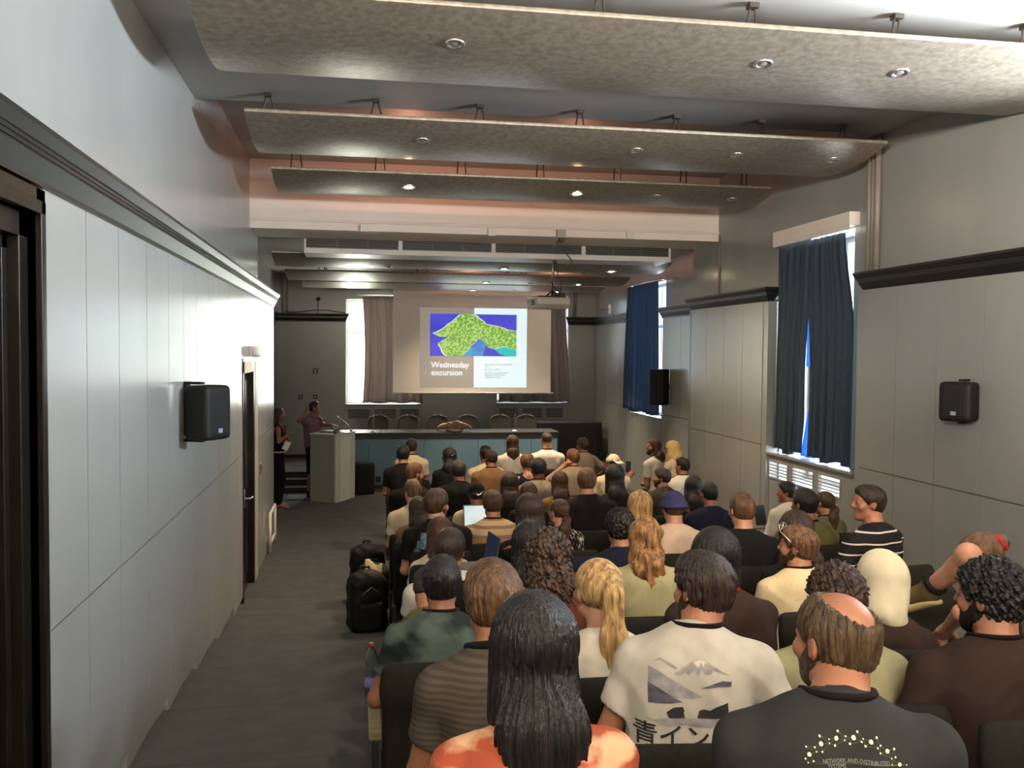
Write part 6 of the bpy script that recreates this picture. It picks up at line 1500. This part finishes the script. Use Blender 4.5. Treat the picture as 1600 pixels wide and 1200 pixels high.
for x, y, Y, lab in ((1395, 868, 4.9, 'empty dark auditorium chair behind the striped tee by the right wall'), (1016, 742, 11.6, 'empty dark auditorium chair left of the bearded person by the right wall'), (672, 738, 11.0, 'empty dark auditorium chair left of the woman with the hair clip')):
    p = at(x, y, 1, Y); hall_chair((p[0], Y, floor_z(Y)), lab)

# ------------------------------------------------------------------ bags, bottles, computers
bag_m = cloth('bag_black_nylon', (14, 14, 14), (20, 20, 20), rough=0.6, bump=0.3); strap_m = cloth('strap_black', (20, 20, 19)); bagg_m = cloth('bag_grey', (44, 44, 36))
def backpack(x, y, rz, w, d, h, mat, label, tilt=0.0):
    r = empty('backpack', (x, y, floor_z(y)+0.004), rz, label, 'bag', 'bags beside the rows')
    S = Sdf(); S.rbox((0, 0, h*0.46), (w/2, d/2, h*0.46), 0.07); S.ell((0, 0, h*0.88), (w*0.40, d*0.42, h*0.13), None, 0.05); S.fn(lambda P: 0.006*np.sin(P[..., 2]*40+P[..., 0]*25)*np.sin(P[..., 0]*33+P[..., 1]*20))
    S.half((0, 0, 0.0), (0, 0, -1), 0.01); link('bag_body', S.mesh('bag_body', 0.012), mat, r)
    S = Sdf(); S.rbox((0, -d/2-0.01, h*0.30), (w*0.36, 0.05, h*0.24), 0.04); link('front_pocket', S.mesh('front_pocket', 0.012), mat, r)
    for q in (-1, 1): MB().tube([(q*w*0.22, d*0.40, h*0.90), (q*w*0.26, d*0.62, h*0.70), (q*w*0.30, d*0.60, h*0.40), (q*w*0.32, d*0.45, h*0.14)], 0.016, 6).build('shoulder_strap', strap_m, r, smooth=True)
    MB().tube([(-0.05, d*0.25, h*0.93), (-0.03, d*0.2, h*1.03), (0.03, d*0.2, h*1.03), (0.05, d*0.25, h*0.93)], 0.010, 6).build('carry_handle', strap_m, r, smooth=True)
    MB().tube([(-w*0.34, -d/2+0.01, h*0.60), (0, -d/2-0.02, h*0.78), (w*0.34, -d/2+0.01, h*0.60)], 0.005, 6).build('zip', M('zip_metal', (0.25, 0.25, 0.25), 0.35, 0.8), r, smooth=True)
    return r
backpack(0.10, 8.15, 0.25, 0.34, 0.26, 0.54, bag_m, 'tall black backpack standing at the aisle end of the rows, nearest of the bags')
backpack(0.17, 8.95, -0.2, 0.30, 0.24, 0.50, bagg_m, 'grey backpack in the middle of the bags along the aisle')
backpack(0.12, 9.75, 0.1, 0.36, 0.26, 0.60, bag_m, 'farthest black backpack along the aisle, beside the ginger bearded man')
tw = cloth('towel_cream', (196, 180, 138), (170, 152, 116), vscale=20)
m = MB().grid(lambda u, v: (0.17+0.16*(u-0.5), 8.86+0.10*(v-0.5)-0.10*abs(v-0.5), floor_z(8.9)+0.525+0.03*math.sin(5*u+1)-0.34*abs(v-0.4)**1.3), 16, 20)
tag(m.build('folded_jacket', tw, smooth=True, solid=0.012), 'cream cloth jacket draped over the grey backpack', 'jacket')
def clear_mat():
    m = bpy.data.materials.new('clear_plastic'); m.use_nodes = True; N = m.node_tree.nodes; L = m.node_tree.links; N.remove(N['Principled BSDF'])
    t = N.new('ShaderNodeBsdfTransparent'); t.inputs[0].default_value = (0.86, 0.9, 0.92, 1); g = N.new('ShaderNodeBsdfGlossy'); g.inputs['Roughness'].default_value = 0.08; fr = N.new('ShaderNodeLayerWeight'); fr.inputs[0].default_value = 0.45
    x = N.new('ShaderNodeMixShader'); L.new(fr.outputs['Facing'], x.inputs[0]); L.new(t.outputs[0], x.inputs[1]); L.new(g.outputs[0], x.inputs[2]); L.new(x.outputs[0], N['Material Output'].inputs[0]); return m
clear_m = clear_mat()
r = empty('water_bottle', (0.105, 6.05, floor_z(6.05)+0.002), 0, 'clear plastic water bottle with a red cap standing on the aisle carpet', 'bottle')
MB().lathe([(0.0, 0.0), (0.036, 0.0), (0.045, 0.012), (0.045, 0.10), (0.043, 0.105), (0.045, 0.11), (0.045, 0.165), (0.040, 0.185), (0.041, 0.20), (0.045, 0.22), (0.042, 0.265), (0.028, 0.30), (0.015, 0.318), (0.014, 0.332)], seg=24).build('bottle_body', clear_m, r, smooth=True)
MB().lathe([(0.0465, 0.062), (0.0465, 0.135)], seg=24).build('bottle_label', mm('label_violet', (92, 86, 140), (150, 150, 190), rough=0.5, vscale=18), r, smooth=True)
MB().lathe([(0.0, 0.352), (0.016, 0.352), (0.017, 0.33), (0.0155, 0.328)], seg=18).build('bottle_cap', mm('cap_red', (150, 44, 34), rough=0.4), r, smooth=True)
r = empty('steel_flask', (0.02, 8.62, floor_z(8.62)), 0, 'small steel flask standing among the bags along the aisle', 'bottle')
MB().lathe([(0, 0), (0.034, 0), (0.036, 0.01), (0.036, 0.36), (0.02, 0.40), (0.02, 0.42)], seg=18).build('flask_body', metal_m, r, smooth=True); MB().lathe([(0.022, 0.42), (0.022, 0.46), (0, 0.46)], seg=16).build('flask_cap', black_m, r, smooth=True)
def laptop(p, rz, label, disp, ang=-68, w=0.30, tilt=0.0):
    r = empty('laptop', p, rz, label, 'laptop')
    MB().box(-w/2, w/2, -0.10, 0.10, -0.016, 0.0).build('keyboard_base', dark_pl, r, bevel=0.003)
    T = Matrix.Translation((0, 0.10, 0.0)) @ Matrix.Rotation(math.radians(90+ang), 4, 'X').inverted()
    m = MB(); m.box(-w/2, w/2, -0.005, 0.005, 0.0, 0.205, T); m.build('display_lid', dark_pl, r, bevel=0.002)
    m = MB(); m.box(-w/2+0.010, w/2-0.010, -0.0062, -0.0052, 0.012, 0.195, T); m.build('display', disp, r)
    return r
lap_on = emis('laptop_page', (0.50, 0.70, 0.78), 0.9, (0.78, 0.86, 0.82), 5)
def tablet_arm(p, parent_loc, label, w=0.17):
    """the folding writing board of the seat in front"""
    r = empty('writing_board', (p[0], p[1], p[2]-0.017), 0, label, 'writing board'); h = p[2]-0.017-floor_z(p[1])
    MB().box(-w, w, -0.12, 0.12, -0.018, 0.0).build('board', arm_m, r, bevel=0.006)
    MB().tube([(w-0.02, 0, -0.018), (w, 0, -0.05), (w, 0, -h)], 0.014, 8).build('stand', black_m, r, smooth=True)
    return r
p = at(752, 826, 1, 8.22); laptop(p, 0.0, 'laptop with a bright page seen over the shoulder of the man in the banded tee', lap_on)
tablet_arm(p, None, 'folding writing board under the laptop with the bright page')
p = at(742, 884, 1, 6.0); laptop(p, -1.42, 'dark laptop right of the man in the white tee, seen edge-on', emis('laptop_dark_page', (0.03, 0.04, 0.09), 0.4, base=0.02), -80, 0.26)
tablet_arm(p, None, 'folding writing board under the dark laptop', 0.12)
p = at(1190, 820, 1, 9.25); r = empty('tablet_computer', p, 0.35, 'black tablet in front of the man in the white sports jacket', 'tablet')
m = MB(); T = Matrix.Rotation(math.radians(-14), 4, 'X'); m.box(-0.075, 0.075, -0.006, 0.006, 0, 0.21, T); m.build('tablet_back', black_m, r, bevel=0.003)
tablet_arm(p+np.array((0, 0, 0.012)), None, 'folding writing board under the black tablet')
w = p27[3]['wrR']; wl = Matrix.Translation(p27[0].location) @ Vector(w)
r = empty('mobile_phone', (wl.x, wl.y+0.10, wl.z+0.09), 0.1, 'dark phone held up by the person in the white cap', 'phone'); r.rotation_euler = (-0.2, 0.15, 0.1)
MB().box(-0.036, 0.036, -0.004, 0.004, -0.072, 0.072).build('phone_body', black_m, r, bevel=0.003); MB().box(-0.033, 0.033, -0.0052, -0.0042, -0.067, 0.067).build('phone_screen', mm('phone_glass', (40, 36, 34), rough=0.15), r)
